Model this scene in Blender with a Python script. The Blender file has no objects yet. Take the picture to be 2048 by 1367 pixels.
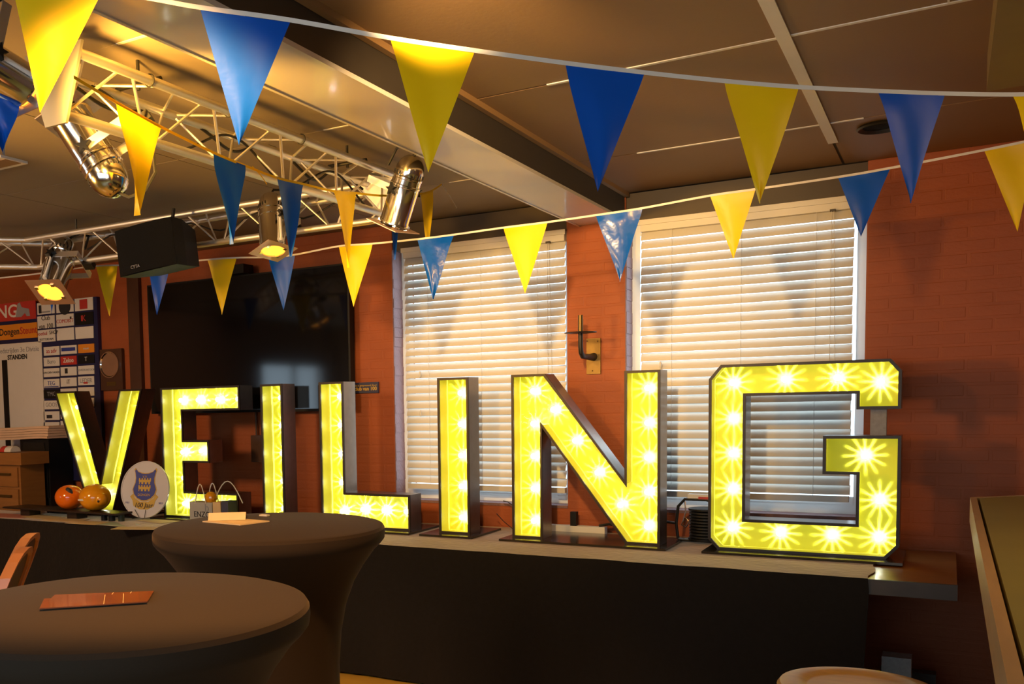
import bpy, bmesh, math, random
from mathutils import Vector, Matrix
random.seed(7)
sc = bpy.context.scene
C = sc.collection
PI = math.pi
EYE = 1.53          # camera height
W = 5.483           # inner face of the window wall (y)
CEIL = 2.677
# ------------------------------------------------------------------ camera
# world axes seen from the camera (columns: right, down, forward)
MR = ((0.8479365814696138, 0.020219976239743642, -0.5297119088395961),
      (0.5296751542645936, -0.07220766711491328, 0.8451214609537501),
      (-0.021160925320112593, -0.9971846395581341, -0.07193754144332815))
PX, PY, FPX = 700.537, 945.247, 1914.15
cam = bpy.data.cameras.new('camera')
cam.sensor_width = 36.0
cam.lens = FPX / 2048 * 36
cam.shift_x = (1024 - PX) / 2048
cam.shift_y = (PY - 683.5) / 2048
cam.clip_start = 0.02
camo = bpy.data.objects.new('camera', cam)
C.objects.link(camo)
camo.matrix_world = Matrix(((MR[0][0], -MR[0][1], -MR[0][2], 0), (MR[1][0], -MR[1][1], -MR[1][2], 0),
                            (MR[2][0], -MR[2][1], -MR[2][2], EYE), (0, 0, 0, 1)))
sc.camera = camo

# ------------------------------------------------------------------ sky, big lights, exposure
wd = bpy.data.worlds.new('sky'); sc.world = wd; wd.use_nodes = True
bg = wd.node_tree.nodes['Background']
bg.inputs[0].default_value = (0.64, 0.84, 1.0, 1)
bg.inputs[1].default_value = 4.0
sc.view_settings.view_transform = 'Standard'
sc.view_settings.look = 'None'
sc.view_settings.exposure = 0.0
sc.view_settings.gamma = 1.0
sc.view_settings.use_curve_mapping = False
sc.cycles.use_denoising = True
sc.cycles.sample_clamp_indirect = 6.0
sc.cycles.caustics_reflective = False
sc.cycles.caustics_refractive = False
sc.cycles.max_bounces = 7
sc.cycles.use_adaptive_sampling = True
sc.cycles.adaptive_threshold = 0.02
sc.cycles.diffuse_bounces = 3

def lamp(name, kind, loc, energy, color, target=None, parent=None, **kw):
    l = bpy.data.lights.new(name, kind); l.energy = energy; l.color = color
    for k, v in kw.items(): setattr(l, k, v)
    o = bpy.data.objects.new(name, l); C.objects.link(o); o.location = loc
    if target is not None:
        o.rotation_euler = (Vector(target) - Vector(loc)).to_track_quat('-Z', 'Y').to_euler()
    if parent: o.parent = parent
    return o
WARM = (1.0, 0.64, 0.30)
# ceiling spotlight just above the frame that washes the window wall
lamp('wall_wash_spot', 'SPOT', (-1.0, 1.75, 2.56), 400, (1.0, 0.62, 0.25), (-1.95, W, 2.0), spot_size=math.radians(54), spot_blend=0.95, shadow_soft_size=0.05)
lamp('wall_wash_spot', 'SPOT', (-2.5, 1.15, 2.50), 60, (1.0, 0.60, 0.25), (-2.45, W, 1.25), spot_size=math.radians(44), spot_blend=0.6, shadow_soft_size=0.06)
# ceiling spot above the tables, light over the bar, two added fill lights
lamp('table_spot', 'SPOT', (-1.30, 1.30, 2.62), 230, (1.0, 0.48, 0.14), (-1.75, 2.0, 1.1), spot_size=math.radians(74), spot_blend=0.5, shadow_soft_size=0.06)
lamp('left_fill_light', 'AREA', (-5.0, 1.2, 2.50), 75, (1.0, 0.58, 0.26), (-5.4, 4.9, 0.9), size=0.5)  # unseen fill added to brighten the left wall and table end
lamp('pennant_fill_spot', 'SPOT', (-0.4, -1.0, 1.25), 50, (1.0, 0.66, 0.33), (-0.75, 2.3, 2.45), spot_size=math.radians(62), spot_blend=0.7, shadow_soft_size=0.15)  # unseen fill added low behind the camera to warm the front pennants
lamp('bar_light', 'AREA', (0.9, 2.6, 2.40), 10, (1.0, 0.62, 0.25), (0.7, 2.6, 0), size=0.4)

# ------------------------------------------------------------------ helpers
def ray(u, v):
    c = ((u - PX) / FPX, (v - PY) / FPX, 1.0)
    return Vector([sum(MR[i][j] * c[j] for j in range(3)) for i in range(3)])
EYEV = Vector((0, 0, EYE))
def on_y(u, v, y): d = ray(u, v); return EYEV + d * (y / d.y)
def on_z(u, v, z): d = ray(u, v); return EYEV + d * ((z - EYE) / d.z)
def on_d(u, v, dist): return EYEV + ray(u, v) * dist
def on_plane(u, v, p0, p1):            # vertical plane through two plan points
    d = ray(u, v); n = Vector((p1[1] - p0[1], p0[0] - p1[0], 0))
    return EYEV + d * ((Vector((p0[0], p0[1], 0)) - EYEV).dot(n) / d.dot(n))

WLOC = {}
class MB:
    def __init__(s): s.v = []; s.f = []
    def add(s, vs, fs):
        k = len(s.v); s.v += [tuple(p) for p in vs]; s.f += [tuple(i + k for i in f) for f in fs]; return s
    def box(s, x0, x1, y0, y1, z0, z1):
        return s.add([(x0, y0, z0), (x1, y0, z0), (x1, y1, z0), (x0, y1, z0), (x0, y0, z1), (x1, y0, z1), (x1, y1, z1), (x0, y1, z1)],
                     [(0, 3, 2, 1), (4, 5, 6, 7), (0, 1, 5, 4), (1, 2, 6, 5), (2, 3, 7, 6), (3, 0, 4, 7)])
    def obox(s, c, ax, ay, az, sx, sy, sz):       # oriented box, half sizes
        c = Vector(c); ax = Vector(ax).normalized(); ay = Vector(ay).normalized(); az = Vector(az).normalized()
        vs = [c + ax * (sx * i) + ay * (sy * j) + az * (sz * k) for k in (-1, 1) for (i, j) in ((-1, -1), (1, -1), (1, 1), (-1, 1))]
        return s.add(vs, [(0, 3, 2, 1), (4, 5, 6, 7), (0, 1, 5, 4), (1, 2, 6, 5), (2, 3, 7, 6), (3, 0, 4, 7)])
    def bar(s, p, q, w, h, up=(0, 0, 1)):
        p = Vector(p); q = Vector(q); a = (q - p); up = Vector(up)
        b = a.cross(up)
        if b.length < 1e-6: b = a.cross(Vector((1, 0, 0)))
        c = b.cross(a)
        return s.obox((p + q) / 2, a, b, c, a.length / 2, w / 2, h / 2)
    def tube(s, path, r, n=8, caps=True):
        path = [Vector(p) for p in path]; rs = r if isinstance(r, (list, tuple)) else [r] * len(path)
        t0 = (path[1] - path[0]).normalized()
        ref = Vector((0, 0, 1)) if abs(t0.z) < .9 else Vector((1, 0, 0))
        x = t0.cross(ref).normalized(); rings = []
        for i, p in enumerate(path):
            t = (path[min(i + 1, len(path) - 1)] - path[max(i - 1, 0)]).normalized()
            x = (x - t * x.dot(t)).normalized(); y = t.cross(x)
            rings.append([p + (x * math.cos(2 * PI * k / n) + y * math.sin(2 * PI * k / n)) * rs[i] for k in range(n)])
        vs = [q for rg in rings for q in rg]; fs = []
        for i in range(len(path) - 1):
            for k in range(n):
                a = i * n + k; b = i * n + (k + 1) % n; fs.append((a, b, b + n, a + n))
        if caps: fs += [tuple(range(n))[::-1], tuple(range(len(vs) - n, len(vs)))]
        return s.add(vs, fs)
    def cyl(s, p, q, r, n=10): return s.tube([p, q], r, n)
    def lathe(s, prof, n=24, o=(0, 0, 0), cap0=False, cap1=False):   # profile (r, z) about local z
        vs = [(o[0] + r * math.cos(2 * PI * k / n), o[1] + r * math.sin(2 * PI * k / n), o[2] + z) for (r, z) in prof for k in range(n)]
        fs = []
        for i in range(len(prof) - 1):
            for k in range(n):
                a = i * n + k; b = i * n + (k + 1) % n; fs.append((a, b, b + n, a + n))
        if cap0: fs.append(tuple(range(n))[::-1])
        if cap1: fs.append(tuple(range(len(vs) - n, len(vs))))
        return s.add(vs, fs)
    def prism(s, poly, a, b, ax='y'):             # polygon in (x,z) extruded a..b along y, or (x,y) along z
        n = len(poly)
        f = (lambda p, t: (p[0], t, p[1])) if ax == 'y' else ((lambda p, t: (p[0], p[1], t)) if ax == 'z' else (lambda p, t: (t, p[0], p[1])))
        vs = [f(p, a) for p in poly] + [f(p, b) for p in poly]
        return s.add(vs, [tuple(range(n)), tuple(range(n, 2 * n))[::-1]] + [(i, (i + 1) % n, (i + 1) % n + n, i + n) for i in range(n)])
    def ring(s, po, pi, a, b):                    # closed band between two (x,z) loops, extruded along y
        n = len(po)
        vs = [(p[0], a, p[1]) for p in po] + [(p[0], a, p[1]) for p in pi] + [(p[0], b, p[1]) for p in po] + [(p[0], b, p[1]) for p in pi]
        fs = []
        for i in range(n):
            j = (i + 1) % n
            fs += [(i, j, n + j, n + i), (2 * n + j, 2 * n + i, 3 * n + i, 3 * n + j), (j, i, 2 * n + i, 2 * n + j), (n + i, n + j, 3 * n + j, 3 * n + i)]
        return s.add(vs, fs)
    def sphere(s, c, r, n=16, m=10, sz=1.0):
        prof = [(r * math.sin(PI * i / m), -r * sz * math.cos(PI * i / m)) for i in range(m + 1)]
        prof[0] = (r * .01, prof[0][1]); prof[-1] = (r * .01, prof[-1][1])
        return s.lathe(prof, n, c, True, True)
    def sheet(s, rows):                           # rows of points
        m = len(rows[0]); vs = [p for r in rows for p in r]
        return s.add(vs, [(i * m + j, i * m + j + 1, (i + 1) * m + j + 1, (i + 1) * m + j) for i in range(len(rows) - 1) for j in range(m - 1)])
    def build(s, name, mat, parent=None, smooth=False, loc=None, local=False, recalc=True, weld=False):
        off = Vector((0, 0, 0))
        if parent is not None and not local: off = WLOC.get(parent.name, Vector((0, 0, 0)))
        elif loc is not None and not local: off = Vector(loc)
        me = bpy.data.meshes.new(name)
        me.from_pydata([tuple(Vector(p) - off) for p in s.v], [], s.f)
        if recalc or weld:
            bm = bmesh.new(); bm.from_mesh(me)
            if weld: bmesh.ops.remove_doubles(bm, verts=bm.verts, dist=1e-5)
            if recalc: bmesh.ops.recalc_face_normals(bm, faces=bm.faces)
            bm.to_mesh(me); bm.free()
        if mat is not None: me.materials.append(mat)
        if smooth:
            me.polygons.foreach_set('use_smooth', [True] * len(me.polygons))
            try: me.set_sharp_from_angle(angle=math.radians(38))
            except Exception: pass
        o = bpy.data.objects.new(name, me); C.objects.link(o)
        if parent is not None:
            o.parent = parent; WLOC[o.name] = WLOC.get(parent.name, Vector((0, 0, 0)))
        elif loc is not None:
            o.location = loc; WLOC[o.name] = Vector(loc)
        return o

def tag(o, label=None, cat=None, group=None, kind=None):
    if label: o['label'] = label
    if cat: o['category'] = cat
    if group: o['group'] = group
    if kind: o['kind'] = kind
    return o
def thing(name, loc, label, cat, group=None, mtx=None):
    o = bpy.data.objects.new(name, None); C.objects.link(o)
    o.empty_display_size = .1
    if mtx is not None: o.matrix_world = mtx
    else: o.location = loc
    WLOC[o.name] = Vector(loc)
    return tag(o, label, cat, group)
def struct(o, label=None):
    o['kind'] = 'structure'
    if label: o['label'] = label
    return o
def copyobj(src, parent, loc=None):
    o = src.copy(); C.objects.link(o); o.parent = parent
    if loc is not None: o.location = loc
    return o
def offset_poly(p, d):                              # inward offset for a loop in either direction
    n = len(p); area = sum(p[i][0] * p[(i + 1) % n][1] - p[(i + 1) % n][0] * p[i][1] for i in range(n))
    sg = 1 if area > 0 else -1; out = []
    for i in range(n):
        a = Vector(p[i - 1]).to_2d(); b = Vector(p[i]).to_2d(); c = Vector(p[(i + 1) % n]).to_2d()
        e1 = (b - a).normalized(); e2 = (c - b).normalized()
        n1 = Vector((-e1.y, e1.x)) * sg; n2 = Vector((-e2.y, e2.x)) * sg
        m = (n1 + n2); k = 1 + n1.dot(n2)
        out.append(tuple(b + m * (d / max(k, .25))))
    return out
def text(body, parent, mat, loc, size, name='lettering', align='CENTER', depth=.0015, sx=1.0, face='-y', rotmat=None, bold=0.0, shear=0.0):
    cu = bpy.data.curves.new('t', 'FONT'); cu.body = body; cu.size = size; cu.align_x = align; cu.align_y = 'CENTER'
    cu.extrude = depth / 2; cu.offset = bold; cu.shear = shear; cu.resolution_u = 3
    t = bpy.data.objects.new('t', cu); C.objects.link(t)
    dg = bpy.context.evaluated_depsgraph_get(); me = bpy.data.meshes.new_from_object(t.evaluated_get(dg))
    bpy.data.objects.remove(t); bpy.data.curves.remove(cu)
    off = WLOC.get(parent.name, Vector((0, 0, 0)))
    for v in me.vertices:
        p = Vector((v.co.x * sx, v.co.y, v.co.z))
        if rotmat is not None: q = rotmat @ p + Vector(loc)
        else: q = Vector((p.x, -p.z, p.y)) + Vector(loc) - off
        v.co = q
    me.name = name; me.materials.clear(); me.materials.append(mat)
    o = bpy.data.objects.new(name, me); C.objects.link(o); o.parent = parent
    return o

# ------------------------------------------------------------------ materials
MATS = {}
def mat(name, col, rough=.5, metal=0.0, var=.08, scale=12.0, bump=0.0, bscale=60.0, spec=.5, sheen=0.0, coat=0.0, emit=None, estr=0.0, trans=0.0, stretch=None, aniso=None):
    m = bpy.data.materials.new(name); m.use_nodes = True; nt = m.node_tree; b = nt.nodes['Principled BSDF']
    b.inputs['Roughness'].default_value = rough; b.inputs['Metallic'].default_value = metal
    b.inputs['Specular IOR Level'].default_value = spec
    if coat: b.inputs['Coat Weight'].default_value = coat; b.inputs['Coat Roughness'].default_value = .06
    if sheen: b.inputs['Sheen Weight'].default_value = sheen; b.inputs['Sheen Roughness'].default_value = .35; b.inputs['Sheen Tint'].default_value = (1, .72, .48, 1)
    tc = nt.nodes.new('ShaderNodeTexCoord'); mp = nt.nodes.new('ShaderNodeMapping'); nt.links.new(tc.outputs['Object'], mp.inputs[0])
    if stretch: mp.inputs['Scale'].default_value = stretch
    nz = nt.nodes.new('ShaderNodeTexNoise'); nz.inputs['Scale'].default_value = scale; nz.inputs['Detail'].default_value = 4
    nt.links.new(mp.outputs[0], nz.inputs['Vector'])
    mx = nt.nodes.new('ShaderNodeMix'); mx.data_type = 'RGBA'
    mx.inputs['A'].default_value = tuple(max(0, c * (1 - var)) for c in col[:3]) + (1,)
    mx.inputs['B'].default_value = tuple(min(1, c * (1 + var)) for c in col[:3]) + (1,)
    nt.links.new(nz.outputs['Fac'], mx.inputs['Factor']); nt.links.new(mx.outputs['Result'], b.inputs['Base Color'])
    if bump:
        n2 = nt.nodes.new('ShaderNodeTexNoise'); n2.inputs['Scale'].default_value = bscale; n2.inputs['Detail'].default_value = 3
        nt.links.new(mp.outputs[0], n2.inputs['Vector'])
        bp = nt.nodes.new('ShaderNodeBump'); bp.inputs['Strength'].default_value = bump; bp.inputs['Distance'].default_value = .01
        nt.links.new(n2.outputs['Fac'], bp.inputs['Height']); nt.links.new(bp.outputs[0], b.inputs['Normal'])
    if emit:
        b.inputs['Emission Color'].default_value = tuple(emit) + (1,); b.inputs['Emission Strength'].default_value = estr
    if trans:
        tr = nt.nodes.new('ShaderNodeBsdfTranslucent'); nt.links.new(mx.outputs['Result'], tr.inputs['Color'])
        ms = nt.nodes.new('ShaderNodeMixShader'); ms.inputs[0].default_value = trans
        out = nt.nodes['Material Output']
        nt.links.new(b.outputs[0], ms.inputs[1]); nt.links.new(tr.outputs[0], ms.inputs[2]); nt.links.new(ms.outputs[0], out.inputs[0])
    MATS[name] = m
    return m
M_brick = mat('red_painted_brick', (.33, .076, .017), .6, var=.22, scale=5, bump=.15, bscale=70)
M_reveal = mat('mauve_painted_brick', (.24, .135, .135), .65, var=.3, scale=14, bump=.5, bscale=60)
M_panel = mat('ceiling_board_warm_lit', (.27, .155, .062), .6, var=.06, scale=3, bump=.05)  # warm bounced light put into the board colour
M_panel2 = mat('ceiling_board_grey_lit', (.27, .215, .15), .6, var=.06, scale=3, bump=.05)  # same boards left of the beam, without that warm light in the colour
M_ceilbase = mat('ceiling_void', (.10, .08, .06), .8)
M_strip = mat('white_strip', (.78, .76, .72), .45, var=.04)
M_cream = mat('cream_gloss_paint', (.62, .58, .52), .32, var=.05, scale=4, coat=.3)
M_darkbrown = mat('dark_brown_paint', (.035, .028, .022), .5, var=.15)
M_lintel = mat('dark_lintel_board', (.06, .04, .022), .55, var=.2, scale=6)
M_floor = mat('floor_planks', (.45, .30, .06), .35, var=.15, scale=6)
M_otherwall = mat('plain_plaster', (.34, .17, .10), .7, var=.08)
M_bulk = mat('olive_soffit', (.26, .20, .07), .45, var=.1)
M_white = mat('white_frame_paint', (.80, .82, .82), .35, var=.03)
M_slat = mat('white_slat', (.66, .64, .59), .38, var=.03)
M_cord = mat('blind_cord', (.7, .7, .68), .7)
M_alu = mat('aluminium_tube', (.82, .80, .76), .46, metal=1.0, var=.06, scale=30)
M_plategrey = mat('dull_steel_plate', (.30, .29, .27), .5, metal=.6)
M_chrome = mat('polished_chrome', (.82, .80, .77), .13, metal=1.0, var=.05, scale=18)
M_black = mat('black_plastic', (.010, .010, .010), .5, var=.2, spec=.25)
M_blackrub = mat('black_cable', (.01, .01, .01), .55)
M_grille = mat('black_grille', (.010, .010, .010), .75, var=.3, scale=300, bump=.4, bscale=500, spec=.08)
M_yel = mat('yellow_plastic', (.95, .64, .006), .36, var=.05, scale=8, bump=.10, bscale=22, trans=.15, spec=.3)
M_blu = mat('blue_plastic', (.002, .085, .54), .38, var=.08, scale=8, bump=.10, bscale=22, trans=.14, spec=.3)
M_blub = mat('crumpled_blue_plastic', (.002, .10, .56), .22, var=.1, scale=8, bump=.38, bscale=13, trans=.14, spec=.5)
M_tape = mat('white_tape', (.75, .72, .66), .6, var=.05)
M_letter = mat('dark_bronze_metal', (.24, .20, .17), .28, metal=.9, var=.15, scale=25)
M_rim = mat('dark_bronze_rim', (.030, .021, .014), .45, metal=.3, var=.15, scale=25)
M_base = mat('polished_dark_base', (.05, .04, .03), .16, metal=.5, var=.1)
M_lining = mat('yellow_lining', (.74, .72, .03), .6, var=.03, scale=10)
M_lining_lit = mat('yellow_lining_lit', (.80, .77, .11), .32, var=.04, scale=10)  # paler copy of the lining yellow, bulb light put into its colour
M_cloth = mat('black_cloth', (.0085, .0082, .0085), .85, var=.25, scale=40, bump=.25, bscale=25, sheen=1.0, spec=.2)
M_stretch = mat('stretch_cover', (.031, .020, .012), .85, var=.12, scale=200, sheen=.10, spec=.2)
M_wood = mat('brown_wood', (.30, .115, .022), .28, var=.35, scale=5, stretch=(1, 9, 9))
M_woodedge = mat('grey_wood_edge', (.055, .045, .036), .5, var=.2)
M_oak = mat('light_oak', (.55, .36, .17), .35, var=.18, scale=6, stretch=(8, 1, 8))
M_bartop = mat('olive_bar_top', (.30, .27, .075), .42, var=.12, scale=4)
M_screen = mat('tv_glass', (.006, .006, .007), .07, var=.1, spec=.6)
M_navy = mat('navy_board', (.012, .014, .07), .45, var=.1)
M_paper = mat('white_paper', (.72, .70, .66), .7, var=.04)
M_tan = mat('tan_paper', (.72, .55, .30), .5, var=.12, scale=20)
M_gold = mat('gold_print', (.55, .36, .06), .45)
M_redp = mat('red_print', (.50, .04, .03), .5)
M_orgp = mat('orange_print', (.75, .27, .02), .5)
M_ink = mat('dark_ink', (.02, .02, .025), .6)
M_bluep = mat('blue_print', (.03, .05, .30), .5)
M_greyp = mat('grey_print', (.30, .30, .32), .6)
M_orange = mat('glossy_orange', (.85, .17, .006), .12, var=.06, scale=10, coat=.5)
M_amber = mat('glossy_amber', (.82, .33, .008), .12, var=.06, scale=10, coat=.5)
M_tray = mat('dark_tray', (.025, .015, .010), .35)
M_brass = mat('aged_brass', (.17, .11, .035), .42, metal=.8, var=.2, scale=40)
M_iron = mat('dark_iron', (.03, .028, .025), .45, metal=.5)
M_silver = mat('silver_plate', (.8, .79, .76), .1, metal=1.0)
M_walnut = mat('walnut_board', (.07, .028, .012), .4, var=.3, scale=10)
M_shade = mat('grey_block', (.30, .29, .28), .6, var=.25, scale=60)
M_kraft = mat('wooden_box', (.72, .52, .26), .5, var=.12, scale=10)
M_greybag = mat('grey_paper_bag', (.42, .42, .38), .8, var=.08)
M_navybag = mat('navy_box', (.05, .055, .10), .5)
M_towel = mat('folded_linen', (.72, .50, .34), .85, var=.15, scale=10)
M_cabinet = mat('brown_cabinet', (.30, .13, .035), .4, var=.25, scale=6, stretch=(1, 1, 7))
M_gelframe = mat('gel_frame_metal', (.72, .48, .36), .35, metal=.7)
M_gel = mat('orange_gel', (.9, .4, .05), .4, emit=(1.0, .36, .03), estr=2.6)
M_seat = mat('brown_leatherette', (.10, .04, .02), .5)
M_chairedge = mat('orange_beech', (.60, .24, .09), .3, var=.15)
M_plate = mat('white_porcelain', (.62, .60, .60), .25, var=.03)
M_glass = bpy.data.materials.new('window_glass'); M_glass.use_nodes = True
_nt = M_glass.node_tree; _g = _nt.nodes.new('ShaderNodeBsdfGlossy'); _g.inputs['Roughness'].default_value = .02
_t = _nt.nodes.new('ShaderNodeBsdfTransparent'); _x = _nt.nodes.new('ShaderNodeMixShader'); _x.inputs[0].default_value = .06
_nt.links.new(_t.outputs[0], _x.inputs[1]); _nt.links.new(_g.outputs[0], _x.inputs[2]); _nt.links.new(_x.outputs[0], _nt.nodes['Material Output'].inputs[0])
M_bulb = bpy.data.materials.new('lit_bulb'); M_bulb.use_nodes = True
_nt = M_bulb.node_tree; _e = _nt.nodes.new('ShaderNodeEmission'); _e.inputs[0].default_value = (1, .97, .86, 1); _e.inputs[1].default_value = 12.0
_t = _nt.nodes.new('ShaderNodeBsdfTransparent'); _x = _nt.nodes.new('ShaderNodeMixShader'); _x.inputs[0].default_value = .15
_nt.links.new(_t.outputs[0], _x.inputs[1]); _nt.links.new(_e.outputs[0], _x.inputs[2]); _nt.links.new(_x.outputs[0], _nt.nodes['Material Output'].inputs[0])

# ------------------------------------------------------------------ room shell
XL, XR, YB = -8.0, 2.6, -1.6
OPEN = [(-3.085, -1.915), (-1.572, -.368)]          # window openings (x)
ZS = .895                                            # sill
struct(MB().box(XL, XR, YB, W + .3, -.1, 0).build('floor', M_floor), 'yellow brown floor under the tables')
wb = MB()
for a, b in ((XL, OPEN[0][0]), (OPEN[0][1], OPEN[1][0]), (OPEN[1][1], XR)): wb.box(a, b, W + .0032, W + .3, 0, CEIL)
for a, b in OPEN: wb.box(a, b, W + .003, W + .3, 0, ZS)
wall_back = struct(wb.build('wall_back', M_brick), 'red painted brick wall with two windows')
# left wall with a daylight window, right wall, wall behind the camera
lw = MB(); wy0, wy1, wz0, wz1 = -1.35, .25, 1.15, 2.15
lw.box(XL - .2, XL, YB, wy0, 0, CEIL).box(XL - .2, XL, wy1, W + .3, 0, CEIL).box(XL - .2, XL, wy0, wy1, 0, wz0).box(XL - .2, XL, wy0, wy1, wz1, CEIL)
struct(lw.build('wall_left', M_otherwall)); struct(MB().box(XR, XR + .2, YB, W + .3, 0, CEIL).build('wall_right', M_otherwall))
FW = (-3.3, 1.3, .9, 2.25)          # wide glazing behind the camera
struct(MB().box(XL, FW[0], YB - .2, YB, 0, CEIL).box(FW[1], XR, YB - .2, YB, 0, CEIL).box(FW[0], FW[1], YB - .2, YB, 0, FW[2]).box(FW[0], FW[1], YB - .2, YB, FW[3], CEIL).build('wall_front', M_otherwall))
fm = MB().box(FW[0], FW[1], YB - .14, YB - .08, FW[2], FW[2] + .06).box(FW[0], FW[1], YB - .14, YB - .08, FW[3] - .06, FW[3])
for k in range(4): fm.box(FW[0] + k * 1.513 - (.03 if k else 0), FW[0] + k * 1.513 + .06, YB - .14, YB - .08, FW[2], FW[3])
struct(fm.build('window_4', M_white))
w3 = struct(MB().box(XL - .12, XL - .06, wy0, wy1, wz0, wz0 + .06).box(XL - .12, XL - .06, wy0, wy1, wz1 - .06, wz1).box(XL - .12, XL - .06, wy0, wy0 + .06, wz0, wz1).box(XL - .12, XL - .06, wy1 - .06, wy1, wz0, wz1).box(XL - .12, XL - .06, -.63, -.57, wz0, wz1).build('window_3', M_white))
# bricks: singly on the two clear piers, the rest joined
CH, BL = .0625, .215
_bm = {}
def brick_mesh(wd_, h, proud=.0007):
    k = (round(wd_, 3), round(h, 3))
    if k not in _bm:
        me = bpy.data.meshes.new('brick'); e = .005; a, b = wd_ / 2, h / 2
        me.from_pydata([(-a, .004, -b), (a, .004, -b), (a, .004, b), (-a, .004, b), (-a + e, -proud + .003, -b + e), (a - e, -proud + .003, -b + e), (a - e, -proud + .003, b - e), (-a + e, -proud + .003, b - e)], [],
                       [(4, 5, 6, 7), (0, 1, 5, 4), (1, 2, 6, 5), (2, 3, 7, 6), (3, 0, 4, 7)])
        me.materials.append(M_brick); _bm[k] = me
    return _bm[k]
def bricks(x0, x1, z0, z1):
    out = []; n = int(round(z0 / CH))
    z = n * CH
    while z < z1 - .02:
        x = x0 - (BL / 2 if n % 2 else 0)
        while x < x1 - .01:
            a = max(x, x0) + .004; b = min(x + BL, x1) - .004
            if b - a > .02: out.append(((a + b) / 2, z + CH / 2, b - a, min(CH, z1 - z) - .008))
            x += BL
        z += CH; n += 1
    return out
for cx, cz, w_, h_ in bricks(OPEN[0][1], OPEN[1][0], ZS, CEIL) + bricks(OPEN[1][1], .62, .94, CEIL):
    o = bpy.data.objects.new('brick', brick_mesh(w_, h_)); C.objects.link(o); o.parent = wall_back; o.location = (cx, W, cz)
mb = MB()
for cx, cz, w_, h_ in bricks(XL, OPEN[0][0], .5, CEIL) + bricks(OPEN[0][0], OPEN[1][1], .5, ZS) + bricks(OPEN[1][1], .62, .0, .94) + bricks(.62, 1.4, 0, CEIL):
    me = brick_mesh(w_, h_); mb.add([(v.co.x + cx, v.co.y + W, v.co.z + cz) for v in me.vertices], [tuple(p.vertices) for p in me.polygons])
o = mb.build('brickwork', M_brick, wall_back, recalc=False); o['kind'] = 'stuff'
# mauve reveal bricks on the left cheek of each opening
for (a, b) in OPEN:
    me = bpy.data.meshes.new('reveal_brick'); q = MB().box(-.004, .006, -.060, .060, -.0295, .0295)
    me.from_pydata(q.v, [], q.f); me.materials.append(M_reveal)
    z = ZS + CH / 2; k = 0
    while z < 2.5:
        o = bpy.data.objects.new('reveal_brick', me); C.objects.link(o); o.parent = wall_back
        o.location = (a + random.uniform(-.003, .001), W + .066, z); z += CH; k += 1
    MB().box(a - .002, a + .003, W + .002, W + .126, ZS, 2.51).build('reveal_mortar', M_reveal, wall_back)
    MBs = MB().box(a, b, W - .002, W + .12, ZS - .012, ZS + .004)
    MBs.build('sill_tile', M_reveal, wall_back)
# dark boards over the windows
for i, (a, b) in enumerate(OPEN):
    struct(MB().box(a, b, W + .025, W + .29, 2.512, CEIL).build('trim_%d' % (i + 2), M_lintel), 'dark board between ceiling and ' + ('left' if i == 0 else 'right') + ' window')
# ceiling: void slab, boards, strips
ceil = struct(MB().box(XL - .2, XR + .2, YB - .2, W + .3, CEIL + .008, CEIL + .1).build('ceiling', M_ceilbase), 'brown lit board ceiling with pale cover strips')
BX0, BX1 = -1.84, -1.571
ys = [YB, -1.31, -.12, 1.07, 2.26, 3.44, 4.63, W]
for xs, g, pm in (([BX1, -.476, .62, 1.72, XR], .006, M_panel), ([XL, -6.73, -5.51, -4.285, -3.065, BX0], .003, M_panel2)):
    for i in range(len(xs) - 1):
        for j in range(len(ys) - 1):
            MB().box(xs[i] + g, xs[i + 1] - g, ys[j] + g, ys[j + 1] - g, CEIL, CEIL + .01).build('ceiling_panel', pm, ceil)
for x in (-.476, .62, 1.72): MB().box(x - .021, x + .021, YB, 4.98, CEIL - .006, CEIL + .002).build('ceiling_strip', M_strip, ceil)
for y in ys[1:-1]: MB().box(BX1 + .30, .05 if y < 4 else -.33, y - .008, y + .008, CEIL - .003, CEIL + .003).build('ceiling_strip', M_strip, ceil)
for y in ys[1:-1]: MB().box(-2.25, -1.98, y - .006, y + .006, CEIL - .002, CEIL + .003).build('ceiling_strip', M_strip, ceil)
# ceiling beam
beam = MB().box(BX0 + .004, BX1 - .004, YB, W, 2.535, CEIL).build('trim_1', M_darkbrown); struct(beam, 'ceiling beam with glossy cream underside and dark side')
MB().box(BX0, BX1, YB, W, 2.527, 2.535).build('beam_soffit', M_cream, beam)
MB().box(BX1 - .022, BX1 + .004, YB, W, 2.521, 2.536).build('beam_lip', M_cream, beam)
MB().box(BX0 - .004, BX0 + .008, YB, W, 2.523, 2.536).build('beam_lip', M_cream, beam)
MB().box(BX1 - .002, BX1 + .022, YB, W, CEIL - .022, CEIL).build('beam_cornice', M_panel, beam)
# soffit over the bar
struct(MB().box(.085, XR, YB, 4.02, 2.55, CEIL).build('trim_4', M_bulk), 'olive boxed soffit above the bar at the right')
sv = thing('ceiling_vent', (.03, 2.3, CEIL), 'narrow dark slot vent in the ceiling beside the soffit', 'vent')
MB().box(-.012, .045, 1.2, 3.36, CEIL - .012, CEIL).build('slot', M_ink, sv); MB().box(-.03, -.024, 1.2, 3.42, CEIL - .006, CEIL).build('edge_strip', M_strip, sv)

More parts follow.
